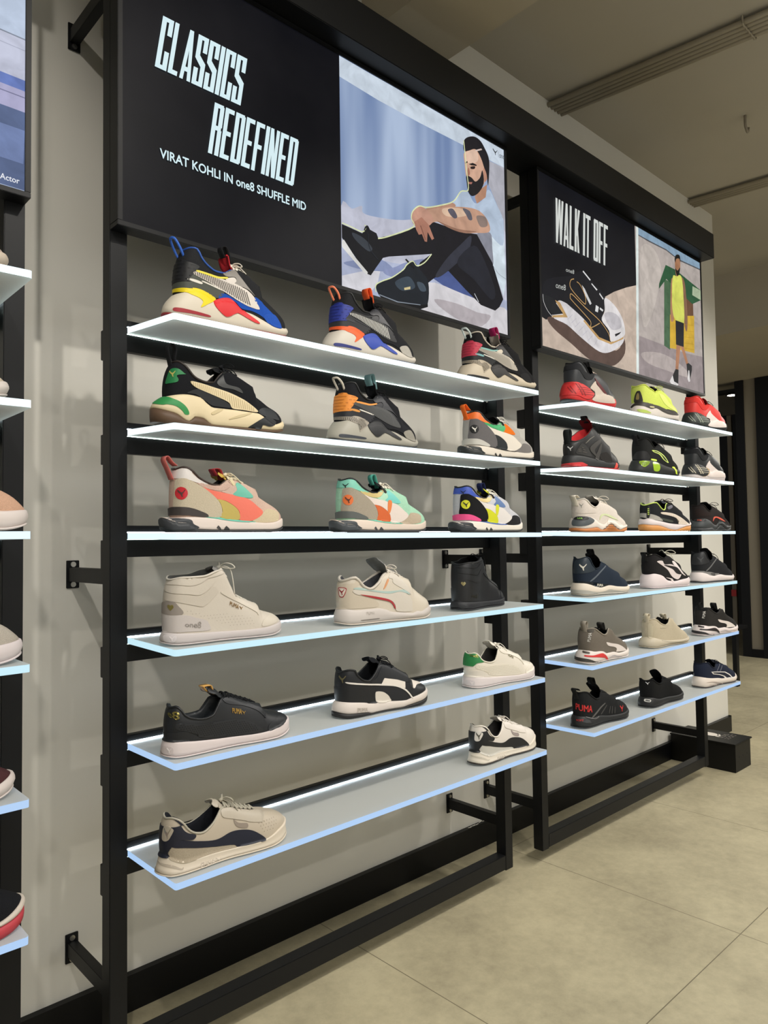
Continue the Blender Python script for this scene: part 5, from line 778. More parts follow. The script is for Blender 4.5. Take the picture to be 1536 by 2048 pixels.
POSTER = {
"seated": [('cdd9e6',0,[(.6119,2.6905),(1.438,2.7078),(1.4352,2.6256),(1.3257,2.6237),(1.1686,2.6258),(.9552,2.6199),(.7652,2.6201),(.611,2.6275)]),('b4b4be',0,[(1.3157,2.6202),(1.4352,2.6256),(1.4219,2.2407),(1.3941,2.4248),(1.3065,2.5344)]),('c4c6d6',1,[(.6115,2.2359),(.6544,2.2406),(.6943,2.2616),(.6996,2.2414),(.7581,2.2457),(.8691,2.2696),(1.0161,2.3227),(1.161,2.3559),(1.4267,2.3809),(1.413,1.9844),(.9404,1.9824),(.6077,1.9897)]),('b2bad4',1,[(.6096,2.1167),(.6974,2.1144),(.816,2.1185),(1.0116,2.1397),(1.384,2.126),(1.4106,2.1107),(1.4064,1.9884),(.9405,1.9871),(.6077,1.9939)]),('dcdbe2',0,[(.6082,2.0277),(.6965,2.0621),(.7668,2.0794),(.7541,2.0366),(.7182,1.9889),(.6077,1.9897)]),('8894b8',1,[(.6186,2.0683),(.6971,2.0969),(.7735,2.1166),(.8278,2.0944),(.7549,2.0764),(.6682,2.0637)]),('8c96bc',1,[(.7788,2.0823),(.8343,2.1096),(.8789,2.1345),(.9714,2.1675),(.9168,2.0978),(.8151,2.0733)]),('4c5c92',0,[(1.0041,2.114),(1.0823,2.1595),(1.1766,2.1155),(1.2372,2.0888),(1.1237,2.0838)]),('d9d6da',1,[(.9798,2.0941),(1.1536,2.0954),(1.3086,2.0889),(1.4038,2.0881),(1.4065,1.9911),(1.1506,1.9886),(.9473,1.9978)]),('b8b0b4',1,[(1.0092,2.044),(1.1229,2.0542),(1.2281,2.0465),(1.3072,2.0474),(1.2264,1.9908),(1.0784,2.0107)]),('d8e6f0',0,[(1.271,2.4245),(1.3099,2.512),(1.3537,2.4708),(1.39,2.4289),(1.3956,2.3455),(1.3989,2.1927),(1.3844,2.1366),(1.3214,2.2367),(1.3111,2.2964),(1.3048,2.3517)]),('b8c8dc',1,[(1.1905,2.4656),(1.1486,2.447),(1.1119,2.4006),(1.121,2.3861),(1.255,2.417),(1.3048,2.3517),(1.3167,2.3447),(1.3866,2.3272),(1.3898,2.4235),(1.3537,2.4708),(1.3099,2.512),(1.2721,2.461),(1.2282,2.4369)]),('8a8c98',1,[(1.2366,2.3273),(1.313,2.354),(1.3234,2.2997),(1.3255,2.2378),(1.2824,2.2783)]),('e4eef0',1,[(.7568,2.1787),(.7992,2.1972),(.9139,2.2596),(.9204,2.2559),(.8052,2.1922),(.7627,2.1737)]),('15151d',0,[(.7509,2.1771),(.8303,2.2127),(.9139,2.2572),(1.0157,2.3058),(1.1597,2.3131),(1.2366,2.3273),(1.3218,2.2472),(1.3815,2.1255),(1.3578,2.0916),(1.3325,2.0733),(1.2524,2.0769),(1.1691,2.1138),(1.0822,2.1571),(1.011,2.1157),(.9797,2.0917),(.9168,2.0978),(.9443,2.1512),(.9992,2.1937),(.8923,2.161),(.8041,2.1343),(.7676,2.1186)]),('343642',1,[(1.0181,2.127),(1.0762,2.1993),(1.151,2.2683),(1.2052,2.3134),(1.1882,2.2533),(1.097,2.1705),(1.039,2.1272)]),('22242e',1,[(1.1269,2.1976),(1.2197,2.282),(1.2811,2.2369),(1.3349,2.1464),(1.3092,2.1097),(1.216,2.1598)]),('bb8f78',1,[(.9755,2.3391),(1.0596,2.3784),(1.1119,2.4006),(1.1189,2.387),(1.0166,2.3396)]),('c79c84',1,[(.9753,2.3319),(1.0593,2.3686),(1.1623,2.4023),(1.2471,2.4162),(1.2981,2.3964),(1.309,2.357),(1.2367,2.3314),(1.1597,2.3106),(1.0863,2.3094),(1.0297,2.3113),(.9811,2.2885),(.9477,2.2976)]),('e0bfa4',1,[(1.0592,2.3647),(1.1471,2.3926),(1.2076,2.395),(1.1462,2.3615),(1.0729,2.3445)]),('9c7460',1,[(1.0298,2.3147),(1.1301,2.3161),(1.2368,2.3365),(1.1597,2.3106),(1.0862,2.3069)]),('5e5a66',1,[(1.0843,2.3685),(1.1114,2.3797),(1.1328,2.36),(1.12,2.3487),(1.1004,2.3528)]),('62606a',1,[(1.1621,2.3973),(1.2,2.3988),(1.2131,2.3739),(1.1953,2.366),(1.1805,2.3792)]),('8a7870',1,[(1.2386,2.3942),(1.2863,2.4033),(1.2975,2.3755),(1.2611,2.3598),(1.2419,2.3747)]),('c89884',1,[(.9084,2.3045),(.942,2.3358),(.9822,2.3364),(1.0104,2.3138),(.9878,2.2847),(.9472,2.2763),(.9142,2.2699)]),('b47e6a',0,[(.9182,2.2772),(.9545,2.3043),(.9878,2.2881),(1.0129,2.2489),(1.0017,2.241),(.9818,2.2626),(.9783,2.2284),(.9674,2.2268),(.9545,2.2478),(.9398,2.2413),(.9282,2.2544)]),('8a5c4c',0,[(.9458,2.2735),(.9512,2.2751),(.973,2.234),(.9689,2.232)]),('b88a70',0,[(1.2412,2.482),(1.2998,2.5269),(1.2902,2.477),(1.2399,2.438),(1.2288,2.4575)]),('d4aa92',1,[(1.1778,2.6028),(1.246,2.6404),(1.281,2.6194),(1.2982,2.5785),(1.2837,2.5268),(1.2491,2.4845),(1.2058,2.4629),(1.1843,2.5141),(1.1766,2.562)]),('e6c4ae',1,[(1.1815,2.6016),(1.2378,2.6307),(1.2528,2.6041),(1.2285,2.5802),(1.1859,2.5703)]),('c08e78',1,[(1.2797,2.5784),(1.3042,2.5884),(1.3022,2.5512),(1.2839,2.5321)]),('1e1c20',1,[(1.1845,2.5202),(1.2129,2.5227),(1.2344,2.5156),(1.2603,2.5397),(1.2739,2.5702),(1.2805,2.5257),(1.2506,2.4809),(1.214,2.4569),(1.1928,2.4663),(1.186,2.4944)]),('ab7264',0,[(1.1923,2.5006),(1.2171,2.5078),(1.2122,2.499),(1.1936,2.4939)]),('1f1d22',1,[(1.1727,2.6364),(1.1923,2.6599),(1.2314,2.6777),(1.2644,2.6756),(1.2878,2.6583),(1.3112,2.6301),(1.314,2.5892),(1.3046,2.5233),(1.2977,2.5627),(1.2839,2.584),(1.2672,2.6119),(1.2379,2.6339),(1.1987,2.6145),(1.1741,2.6055)]),('d8c4bc',0,[(1.2339,2.6293),(1.2699,2.6486),(1.2754,2.6454),(1.2417,2.6275)]),('1c1618',0,[(1.1782,2.565),(1.1914,2.5748),(1.1928,2.5697),(1.1804,2.5618)]),('1c1618',0,[(1.1988,2.5667),(1.2207,2.5785),(1.2426,2.5789),(1.2409,2.5742),(1.2111,2.5669)]),('2a1c1c',1,[(1.2086,2.5599),(1.2321,2.5702),(1.2295,2.56),(1.2107,2.5535)]),('a8745f',1,[(1.1954,2.5533),(1.204,2.5349),(1.1945,2.5226),(1.1853,2.522)]),('14161c',0,[(.6106,2.1813),(.6479,2.1793),(.6928,2.1762),(.7017,2.1939),(.7163,2.206),(.7248,2.1962),(.7511,2.1927),(.7598,2.1773),(.7766,2.1218),(.7461,2.0831),(.7252,2.0551),(.709,2.0564),(.61,2.1401)]),('3a4048',1,[(.6532,2.1671),(.6983,2.1625),(.7326,2.1412),(.7149,2.1277),(.6641,2.1487)]),('e4e4e0',0,[(.6098,2.1316),(.6197,2.1364),(.6632,2.0946),(.7125,2.0617),(.7101,2.0524),(.6964,2.0577),(.6096,2.1124)]),('1a2028',1,[(.7451,2.0279),(.7722,2.0474),(.815,2.0688),(.8656,2.106),(.8819,2.1261),(.9114,2.1451),(.9437,2.1253),(.9798,2.0941),(.976,2.0226),(.9408,2.0001),(.8257,1.9894),(.7641,1.9982)]),('3c4854',1,[(.8271,2.0581),(.8779,2.0884),(.9035,2.0854),(.9159,2.0605),(.8578,2.0381)]),('46525e',1,[(.9262,2.0815),(.956,2.0838),(.9689,2.0633),(.9421,2.0572)]),('0e1015',0,[(.7535,2.0056),(.8382,1.9975),(.941,2.0095),(.9759,2.0202),(.9757,2.0108),(.9407,1.9955),(.8255,1.9804),(.765,1.987)]),('8a94a0',0,[(.7594,2.0047),(.8383,1.9993),(.941,2.0114),(.941,2.009),(.8369,1.9959),(.7594,2.0016)]),('e0cf9c',0,[(.8669,2.0493),(.8952,2.0599),(.895,2.0511),(.8687,2.0424)]),('10141a',0,[(.8727,2.1421),(.8792,2.1461),(.9174,2.1258),(.9108,2.1195)])],
"seated_lines": [('e2eab8',.0042,[(1.1728,2.6415),(1.1778,2.6028),(1.182,2.5638),(1.1883,2.5205),(1.1915,2.4709),(1.1525,2.4533),(1.1121,2.4056),(1.0452,2.3711),(.979,2.3435),(.942,2.3368),(.9118,2.3102),(.9047,2.2848),(.9126,2.2583),(.7992,2.1959),(.7568,2.1778)]),('e2eab8',.0036,[(.7018,2.2036),(.7075,2.2),(.6929,2.1805),(.6479,2.1828),(.6123,2.1844)]),('e2eab8',.0036,[(.7447,2.008),(.7452,2.0301),(.7722,2.0488),(.815,2.0706),(.8644,2.1071),(.88,2.1265),(.9081,2.1457),(.9275,2.1352),(.9644,2.1563),(.9978,2.1923)]),('1a1c22',.0048,[(.7158,2.1805),(.7016,2.1896),(.7134,2.2039),(.7247,2.1896),(.7346,2.1902)]),('20242c',.0029999999999999996,[(.7158,2.1805),(.7209,2.1381),(.7555,2.112)]),('9aa0ac',.0018,[(1.3214,2.2367),(1.3535,2.2134),(1.3993,2.2034)]),('e8ecf2',.0024,[(1.2145,2.109),(1.237,2.0837)])],
"walk": [('cbb8a8',0,[(1.6158,2.1108),(1.6529,2.1046),(1.696,2.1206),(1.8019,2.1343),(1.9134,2.1513),(2.0976,2.2911),(2.1835,2.3351),(2.295,2.3802),(2.3902,2.4126),(2.3658,1.9833),(1.6109,1.9872)]),('5e4a42',1,[(1.6616,2.1102),(1.7134,2.1256),(1.8463,2.1124),(1.9865,2.0706),(2.1912,2.0737),(2.2599,2.1414),(2.2651,2.075),(2.1879,2.0125),(2.1031,1.9927),(1.9636,1.9983),(1.8249,2.042),(1.7113,2.0765)]),('17181f',1,[(1.7511,2.1945),(1.6396,2.19),(1.6309,2.2223),(1.6766,2.2723),(1.8374,2.3236),(1.9231,2.3627),(2.0189,2.3326),(2.1061,2.2957),(2.0966,2.2311),(2.0741,2.1886),(2.134,2.1513),(2.1451,2.1042),(2.0478,2.1072),(1.9422,2.156),(1.8315,2.1903)]),('e0dcde',1,[(1.6962,2.1271),(1.7353,2.1951),(1.7869,2.2022),(1.8316,2.1924),(1.9422,2.157),(2.0476,2.1029),(2.1449,2.0998),(2.2546,2.145),(2.2384,2.1085),(2.1375,2.058),(2.0447,2.0445),(1.91,2.0779),(1.8009,2.1128)]),('c8a068',0,[(1.9328,2.1604),(2.0478,2.1072),(2.1451,2.1031),(2.2546,2.1461),(2.2541,2.137),(2.1446,2.0931),(2.0393,2.0971),(1.9248,2.1526)]),('e6e2e2',1,[(2.1027,2.2895),(2.1805,2.2762),(2.2451,2.2339),(2.2709,2.1828),(2.2547,2.1472),(2.1452,2.1053),(2.1319,2.1509),(2.072,2.1871),(2.0987,2.2315)]),('c8c4c8',1,[(2.0937,2.2142),(2.1573,2.2382),(2.2209,2.2291),(2.2405,2.1882),(2.1533,2.1605)]),('c29c66',0,[(1.718,2.1963),(1.7529,2.1949),(1.8068,2.1444),(1.6917,2.1212),(1.6963,2.1301),(1.7739,2.1489)]),('1e2024',0,[(1.6301,2.2025),(1.6993,2.2021),(1.7741,2.153),(1.6982,2.1324),(1.6509,2.1581)]),('dcdcdc',0,[(1.9186,2.305),(1.9409,2.2933),(1.9928,2.2414),(1.9796,2.2322),(1.9398,2.2694)]),('e4e4e4',0,[(1.9329,2.3688),(1.9898,2.3428),(1.9837,2.3377),(1.9288,2.3625)]),('e4e4e4',0,[(1.997,2.3302),(2.0428,2.3124),(2.0355,2.3064),(1.9948,2.3254)]),('e4e4e4',0,[(2.0595,2.3027),(2.0911,2.2843),(2.0867,2.2779),(2.0571,2.2957)]),('e4e4e4',0,[(2.0264,2.2422),(2.0503,2.2387),(2.041,2.2131),(2.0191,2.2139)]),('e4e4e4',0,[(2.0603,2.2387),(2.0865,2.2333),(2.0799,2.2244),(2.0559,2.2302)]),('1a1a20',0,[(2.1789,2.1444),(2.2371,2.1663),(2.219,2.1518),(2.1837,2.1342)]),('e2ece8',0,[(2.3998,2.7045),(2.4208,2.703),(2.3866,1.9852),(2.3636,1.9858)]),('b6aca6',0,[(2.4209,2.7048),(3.1507,2.715),(3.0962,1.981),(2.3866,1.9852)]),('c4bab2',1,[(2.4461,2.6089),(2.569,2.63),(2.6392,2.5388),(2.5512,2.3375),(2.4477,2.2281),(2.4238,2.4274)]),('8ca6bc',0,[(2.4208,2.703),(3.1507,2.715),(3.1462,2.6534),(2.8319,2.6419),(2.6986,2.6585),(2.521,2.6531),(2.4183,2.6588)]),('54565a',0,[(2.4183,2.6588),(2.5214,2.6591),(2.6989,2.6635),(2.8323,2.6484),(3.1467,2.6602),(3.1462,2.6534),(2.8319,2.6419),(2.6985,2.6572),(2.521,2.6518),(2.418,2.6541)]),('9c9090',0,[(2.3977,2.178),(2.6549,2.1768),(2.8697,2.1764),(3.1118,2.1905),(3.0962,1.981),(2.3866,1.9852)]),('b8aca8',1,[(2.4166,2.1004),(2.6011,2.1313),(2.7966,2.1142),(2.9323,2.0591),(2.6602,2.0563),(2.4738,2.0632)]),('4a6a4c',0,[(2.667,2.5088),(2.7391,2.5074),(2.7089,2.1647),(2.6458,2.1752)]),('6c4c36',0,[(2.8638,2.4985),(2.9842,2.487),(2.9827,2.3634),(2.8546,2.3633)]),('d4ac36',0,[(2.7177,2.3417),(2.7851,2.3492),(2.992,2.3912),(2.9823,2.1939),(2.8565,2.1868),(2.7068,2.1736)]),('2c583a',0,[(2.6872,2.5826),(2.7939,2.5844),(3.0848,2.5456),(3.0839,2.4925),(2.9742,2.4491),(2.6893,2.5129),(2.6079,2.445),(2.6121,2.4714)]),('b2c2a2',0,[(2.9839,2.5454),(3.0893,2.5446),(3.0854,2.4922),(2.9776,2.4972)]),('b28260',1,[(2.7457,2.5276),(2.7658,2.5074),(2.7467,2.3786),(2.7592,2.3253),(2.724,2.3171),(2.7292,2.4368)]),('8c6850',1,[(2.8566,2.5573),(2.8945,2.5375),(2.9125,2.3879),(2.9033,2.2966),(2.8766,2.317),(2.8701,2.4681)]),('b27e5e',0,[(2.7786,2.2108),(2.8233,2.2062),(2.7885,2.0757),(2.7586,2.0712)]),('b27e5e',0,[(2.8191,2.2055),(2.8579,2.2072),(2.9058,2.1283),(2.8826,2.1183)]),('dade66',1,[(2.7568,2.5334),(2.7987,2.5541),(2.8571,2.5637),(2.8729,2.4688),(2.8689,2.3282),(2.7833,2.3226),(2.744,2.3781)]),('1a1c24',0,[(2.7754,2.3254),(2.8689,2.3282),(2.8577,2.2046),(2.7726,2.2023)]),('a87858',1,[(2.7907,2.6389),(2.8395,2.6528),(2.8462,2.6087),(2.821,2.5614),(2.7937,2.561)]),('1a1816',1,[(2.7903,2.5916),(2.8144,2.585),(2.8434,2.608),(2.8298,2.5698),(2.8044,2.558)]),('1a1816',1,[(2.7852,2.6375),(2.8031,2.6623),(2.8421,2.67),(2.8508,2.6353),(2.8394,2.6515),(2.8045,2.6425),(2.7922,2.6204)]),('1c1c20',0,[(2.7244,2.0384),(2.759,2.0774),(2.7915,2.0792),(2.7837,2.0036),(2.736,2.0124)]),('e2dedc',0,[(2.6894,2.0059),(2.7246,2.0415),(2.7387,2.0128),(2.7866,2.0059),(2.775,1.9944),(2.7084,1.9951)]),('1c1c20',0,[(2.8829,2.1228),(2.9088,2.1307),(2.9453,2.1218),(2.9438,2.0991),(2.9135,2.0342),(2.8922,2.0533)]),('e2dedc',0,[(2.9034,2.093),(2.9119,2.093),(2.9194,2.0382),(2.902,2.0326),(2.8889,2.0465)])],
"walk_lines": [('c8a068',.004,[(2.0508,2.1678),(1.9799,2.1354),(1.9791,2.1591),(1.9338,2.1816),(1.8374,2.2208),(1.826,2.2311),(1.8386,2.2467),(1.9353,2.2133),(2.0513,2.1787),(2.1208,2.138),(2.1349,2.1078)]),('c8a068',.004,[(1.8572,2.3144),(1.8318,2.3017),(1.8331,2.2686),(1.9264,2.2282),(1.943,2.236),(1.9377,2.2663),(1.9032,2.3003),(1.8782,2.3075)]),('d8d8d8',.0024000000000000002,[(1.6317,2.2004),(1.6372,2.1698),(1.6628,2.1409),(1.6961,2.1231)]),('c8c4ce',.0024000000000000002,[(1.8394,2.1623),(1.8019,2.1343)]),('c8c4ce',.0024000000000000002,[(1.8666,2.1524),(1.8286,2.1243)]),('c8c4ce',.0024000000000000002,[(1.8941,2.1423),(1.8556,2.1142)]),('c8c4ce',.0024000000000000002,[(1.9218,2.1295),(1.8829,2.1013)]),('c8c4ce',.0024000000000000002,[(1.9499,2.1166),(1.9105,2.0883)]),('c8c4ce',.0024000000000000002,[(1.9881,2.1026),(1.9528,2.0751)]),('c8c4ce',.0024000000000000002,[(2.027,2.0911),(2.0009,2.0626)]),('b89024',.0016,[(2.8728,2.3226),(2.9808,2.3371)]),('b89024',.0016,[(2.8706,2.2904),(2.9785,2.3044)]),('b89024',.0016,[(2.8684,2.2584),(2.9791,2.2722)]),('b89024',.0016,[(2.8662,2.2263),(2.9768,2.2395)]),('b89024',.0016,[(2.8644,2.2007),(2.9747,2.2101)]),('3c5a40',.0016,[(2.6858,2.4579),(2.7187,2.4593)]),('3c5a40',.0016,[(2.6818,2.3957),(2.7147,2.3966)]),('3c5a40',.0016,[(2.6779,2.3336),(2.7106,2.3341)]),('3c5a40',.0016,[(2.6739,2.2716),(2.7066,2.2718)])],
"beach": [('c2d0e6',0,[(-.312,2.4176),(-.2483,2.4238),(-.2517,2.3255),(-.3115,2.3297)]),('8890a0',0,[(-.3115,2.3326),(-.2517,2.3279),(-.2517,2.3249),(-.3114,2.3285)]),('c8cce0',0,[(-.3114,2.3285),(-.2517,2.3249),(-.256,2.2366),(-.3109,2.245)]),('b0b4c8',0,[(-.3113,2.3049),(-.2516,2.303),(-.2516,2.3009),(-.3113,2.3025)]),('6c82c4',0,[(-.3109,2.2456),(-.2554,2.2368),(-.2556,2.2134),(-.3107,2.2136)]),('b0aed0',0,[(-.3107,2.2136),(-.2556,2.2134),(-.2559,2.1665),(-.3105,2.1688)]),('7c7c9c',0,[(-.3107,2.2014),(-.2555,2.2003),(-.2555,2.1979),(-.3106,2.1985)]),('5c6c92',0,[(-.3105,2.1694),(-.2559,2.1673),(-.2562,1.9987),(-.3094,1.9974)]),('788ab8',0,[(-.3102,2.1259),(-.2596,2.1278),(-.2646,2.0549),(-.3098,2.068)]),('8496c4',1,[(-.3098,2.068),(-.2861,2.062),(-.2699,2.0384),(-.2938,2.0156),(-.3096,2.0276)])],
"marks": {'one8a': [(1.3728,2.6707),(1.4128,2.676),(1.4104,2.6558),(1.3721,2.6508)],'cat1': [(1.3338,2.6725),(1.362,2.6737),(1.3596,2.6516),(1.3331,2.6511)],'one8b': [(1.7219,2.2691),(1.7926,2.2736),(1.7907,2.2497),(1.72,2.2452)],'one8c': [(1.7976,2.3471),(1.8588,2.3505),(1.8562,2.3333),(1.796,2.3304)],'actor': [(-.3121,2.0204),(-.2609,2.0214),(-.2609,2.0102),(-.3121,2.008)]}}
# ================================================================== THE PLACE
Z = [1.775-.25*k for k in range(6)]
E1 = [-.0204, -.0132, -.0042, -.0062, .0013, -.0006]; E2 = [-.0134, -.01, -.0067, -.0025, -.0033, .0019]; E3 = [-.006, -.006, -.003, -.001, -.001, 0]
SH = [(0.0, 1.372, E1, E2), (1.671, 3.044, E2, E3), (-1.666, -.293, E1, [0]*6)]
YW = .243
def struct(o): o['kind'] = 'structure'; return o
def node_mat(name, rough=.6):
    m = bpy.data.materials.new(name); m.use_nodes = True
    return m, m.node_tree, m.node_tree.nodes['Principled BSDF'], m.node_tree.nodes, m.node_tree.links
# painted wall
def paint(name, c, rough=.7, var=.05):
    m, nt, b, N, Lk = node_mat(name); b.inputs['Roughness'].default_value = rough
    tc = N.new('ShaderNodeTexCoord'); n = N.new('ShaderNodeTexNoise'); n.inputs['Scale'].default_value = 3; n.inputs['Detail'].default_value = 6
    r = N.new('ShaderNodeMapRange'); r.inputs['To Min'].default_value = 1-var; r.inputs['To Max'].default_value = 1+var
    mx = N.new('ShaderNodeVectorMath'); mx.operation = 'SCALE'; mx.inputs[0].default_value = lin(c)
    Lk.new(tc.outputs['Object'], n.inputs['Vector']); Lk.new(n.outputs['Fac'], r.inputs['Value']); Lk.new(r.outputs['Result'], mx.inputs['Scale']); Lk.new(mx.outputs['Vector'], b.inputs['Base Color'])
    b.inputs['Specular IOR Level'].default_value = .25
    n2 = N.new('ShaderNodeTexNoise'); n2.inputs['Scale'].default_value = 90; bp = N.new('ShaderNodeBump'); bp.inputs['Strength'].default_value = .05; bp.inputs['Distance'].default_value = .002
    Lk.new(tc.outputs['Object'], n2.inputs['Vector']); Lk.new(n2.outputs['Fac'], bp.inputs['Height']); Lk.new(bp.outputs['Normal'], b.inputs['Normal'])
    return m
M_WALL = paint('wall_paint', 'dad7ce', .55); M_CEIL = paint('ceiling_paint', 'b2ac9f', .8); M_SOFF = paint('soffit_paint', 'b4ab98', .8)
M_FRAME = paint('black_powder_coat', '101113', .45, .03); M_BASE = paint('black_skirting', '08090b', .4, .03); M_BOXP = paint('black_box_paint', '111110', .5, .04)
# concrete look floor tile with joints
def floor_mat():
    m, nt, b, N, Lk = node_mat('floor_tile'); b.inputs['Roughness'].default_value = .42
    tc = N.new('ShaderNodeTexCoord'); sep = N.new('ShaderNodeSeparateXYZ'); Lk.new(tc.outputs['Object'], sep.inputs[0])
    n1 = N.new('ShaderNodeTexNoise'); n1.inputs['Scale'].default_value = 2.2; n1.inputs['Detail'].default_value = 9; n1.inputs['Roughness'].default_value = .62
    n2 = N.new('ShaderNodeTexNoise'); n2.inputs['Scale'].default_value = 26; n2.inputs['Detail'].default_value = 8; n2.inputs['Roughness'].default_value = .7
    for n in (n1, n2): Lk.new(tc.outputs['Object'], n.inputs['Vector'])
    cr = N.new('ShaderNodeValToRGB'); cr.color_ramp.elements[0].position = .36; cr.color_ramp.elements[1].position = .66
    cr.color_ramp.elements[0].color = (*lin('9b9278'), 1); cr.color_ramp.elements[1].color = (*lin('bdb394'), 1)
    ad = N.new('ShaderNodeMath'); ad.operation = 'MULTIPLY_ADD'; ad.inputs[1].default_value = .45; Lk.new(n2.outputs['Fac'], ad.inputs[0])
    sb = N.new('ShaderNodeMath'); sb.operation = 'MULTIPLY_ADD'; sb.inputs[1].default_value = .75; sb.inputs[2].default_value = -.10
    Lk.new(n1.outputs['Fac'], sb.inputs[0]); Lk.new(sb.outputs[0], ad.inputs[2]); Lk.new(ad.outputs[0], cr.inputs['Fac'])
    masks = []
    for out, off in (('X', -1.650), ('Y', .752)):
        a = N.new('ShaderNodeMath'); a.operation = 'ADD'; a.inputs[1].default_value = off+90; Lk.new(sep.outputs[out], a.inputs[0])
        md = N.new('ShaderNodeMath'); md.operation = 'MODULO'; md.inputs[1].default_value = .9; Lk.new(a.outputs[0], md.inputs[0])
        lt = N.new('ShaderNodeMath'); lt.operation = 'LESS_THAN'; lt.inputs[1].default_value = .0028; Lk.new(md.outputs[0], lt.inputs[0]); masks.append(lt)
    mm = N.new('ShaderNodeMath'); mm.operation = 'MAXIMUM'; Lk.new(masks[0].outputs[0], mm.inputs[0]); Lk.new(masks[1].outputs[0], mm.inputs[1])
    mx = N.new('ShaderNodeMix'); mx.data_type = 'RGBA'; Lk.new(mm.outputs[0], mx.inputs['Factor']); Lk.new(cr.outputs['Color'], mx.inputs['A']); mx.inputs['B'].default_value = (*lin('6b634e'), 1)
    Lk.new(mx.outputs['Result'], b.inputs['Base Color'])
    bp = N.new('ShaderNodeBump'); bp.inputs['Strength'].default_value = .12; bp.inputs['Distance'].default_value = .003; Lk.new(n2.outputs['Fac'], bp.inputs['Height']); Lk.new(bp.outputs['Normal'], b.inputs['Normal'])
    return m
def boxo(name, m, *b, parent=None, bev=0):
    q = MB(); q.box(*b, bev=bev); return q.build(name, m, parent)
struct(boxo('floor', floor_mat(), -3.5, 9.5, -5, 6, -.05, 0))
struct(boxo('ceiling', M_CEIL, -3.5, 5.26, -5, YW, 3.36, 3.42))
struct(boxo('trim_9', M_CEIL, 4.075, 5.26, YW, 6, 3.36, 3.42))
struct(boxo('wall_back', M_WALL, -3.5, 4.075, YW, .40, 0, 3.36))
struct(boxo('wall_left', M_WALL, -3.6, -3.5, -5, YW, 0, 3.36))
struct(boxo('wall_front', M_WALL, -3.5, 9.5, -5.1, -5, 0, 3.36))
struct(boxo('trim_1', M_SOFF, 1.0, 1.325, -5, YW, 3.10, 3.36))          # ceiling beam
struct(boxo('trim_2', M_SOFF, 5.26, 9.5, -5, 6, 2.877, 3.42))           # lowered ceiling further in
q = MB(); q.box(-3.5, 4.075, YW-.014, YW, 0, .086); q.box(-3.5, 4.075, YW-.020, YW, .084, .100); q.box(4.075, 4.09, YW-.014, .41, 0, .1)
struct(q.build('baseboard_back', M_BASE))
# far end of the shop
struct(boxo('wall_far', paint('far_wall_paint', '8b8374', .8), 7.19, 7.30, 1.114, 1.235, 0, 2.877))
struct(boxo('trim_3', M_FRAME, 7.17, 7.30, 1.235, 1.320, 0, 2.872)); struct(boxo('trim_4', M_FRAME, 7.17, 7.30, 1.320, 3.2, 2.77, 2.80))
struct(boxo('trim_5', M_FRAME, 7.16, 7.30, -5, 1.114, 0, 2.872)); struct(boxo('trim_6', M_BASE, 7.165, 7.19, 1.114, 1.235, 0, .082))
struct(boxo('trim_7', M_FRAME, 7.62, 7.70, 1.32, 3.2, .22, 2.60)); struct(boxo('trim_8', paint('taupe_strip', '7b7468', .7), 7.40, 7.44, 1.455, 1.50, .22, 2.56))
struct(boxo('wall_right', paint('far_room_paint', '8d8470', .8), 9.4, 9.5, -5, 6, 0, 2.877))
tag(boxo('wall_sign', mat('b02428', 'rubber'), 7.385, 7.40, 1.452, 1.503, .60, .67), 'small red sign fixed low on the taupe strip at the far right', 'sign')
d = MB(); d.tube([(7.9, 1.62, 2.877), (7.9, 1.62, 2.868)], .075, 20); d2 = MB(); d2.tube([(7.9, 1.62, 2.8685), (7.9, 1.62, 2.866)], .055, 20)
t = empty('downlight', (0, 0, 0)); tag(t, 'round white recessed downlight glowing in the far ceiling', 'ceiling light'); d.build('housing', mat('2a2622', 'paint'), t); d2.build('diffuser', emit('fff4e0', 14), t)
# display table far right
t = empty('display_table', (5.56, .85, 0)); tag(t, 'thin legged black display table beyond the end of the wall', 'table')
boxo('tabletop', M_FRAME, -.06, .12, -.14, .90, .475, .50, parent=t)
for lx, ly in ((0, -.085), (0, .86)): boxo('leg', M_FRAME, lx-.025, lx+.025, ly-.017, ly+.017, 0, .47, parent=t)
# ceiling conduits
for gi, (xc, n) in enumerate(((2.20, 5), (3.72, 4))):
    for k in range(n):
        x0 = xc+.028*k; b = MB(); b.tube([(x0, YW, 3.338-.0*k), (x0+.30, -2.0, 3.338)], .012, 8)
        o = b.build('ceiling_conduit', mat('a59d8c', 'paint'), None, True)
        lab = ['grey ceiling conduit in the nearer bundle, %s', 'grey ceiling conduit in the farther bundle, %s'][gi] % (['leftmost of its row', 'second from left of its row', 'third from left of its row', 'fourth from left of its row', 'rightmost of its row'] if n == 5 else ['leftmost of its row', 'second from left of its row', 'third from left of its row', 'rightmost of its row'])[k]
        tag(o, lab, 'conduit', 'conduits across the ceiling')
    for j, ys in enumerate((-.62,)):
        b = MB()
        for k in range(n):
            x0 = xc+.028*k+.3*(.243-ys)/2.243; b.tube([(x0-.018, ys, 3.355), (x0-.014, ys, 3.325), (x0, ys, 3.318), (x0+.014, ys, 3.325), (x0+.018, ys, 3.355)], .004, 6)
        o = b.build('conduit_clip', mat('9c9484', 'paint')); tag(o, ['row of clips holding the nearer ceiling conduits', 'row of clips holding the farther ceiling conduits'][gi], 'clip')
b = MB(); b.tube(catmull([(3.05, -.35, 3.36), (3.05, -.35, 3.31), (3.075, -.35, 3.285), (3.09, -.35, 3.31)], 5, False), .007, 8)
tag(b.build('ceiling_hook', mat('8c8476', 'paint'), None, True), 'small grey hook hanging from the bare ceiling', 'hook')

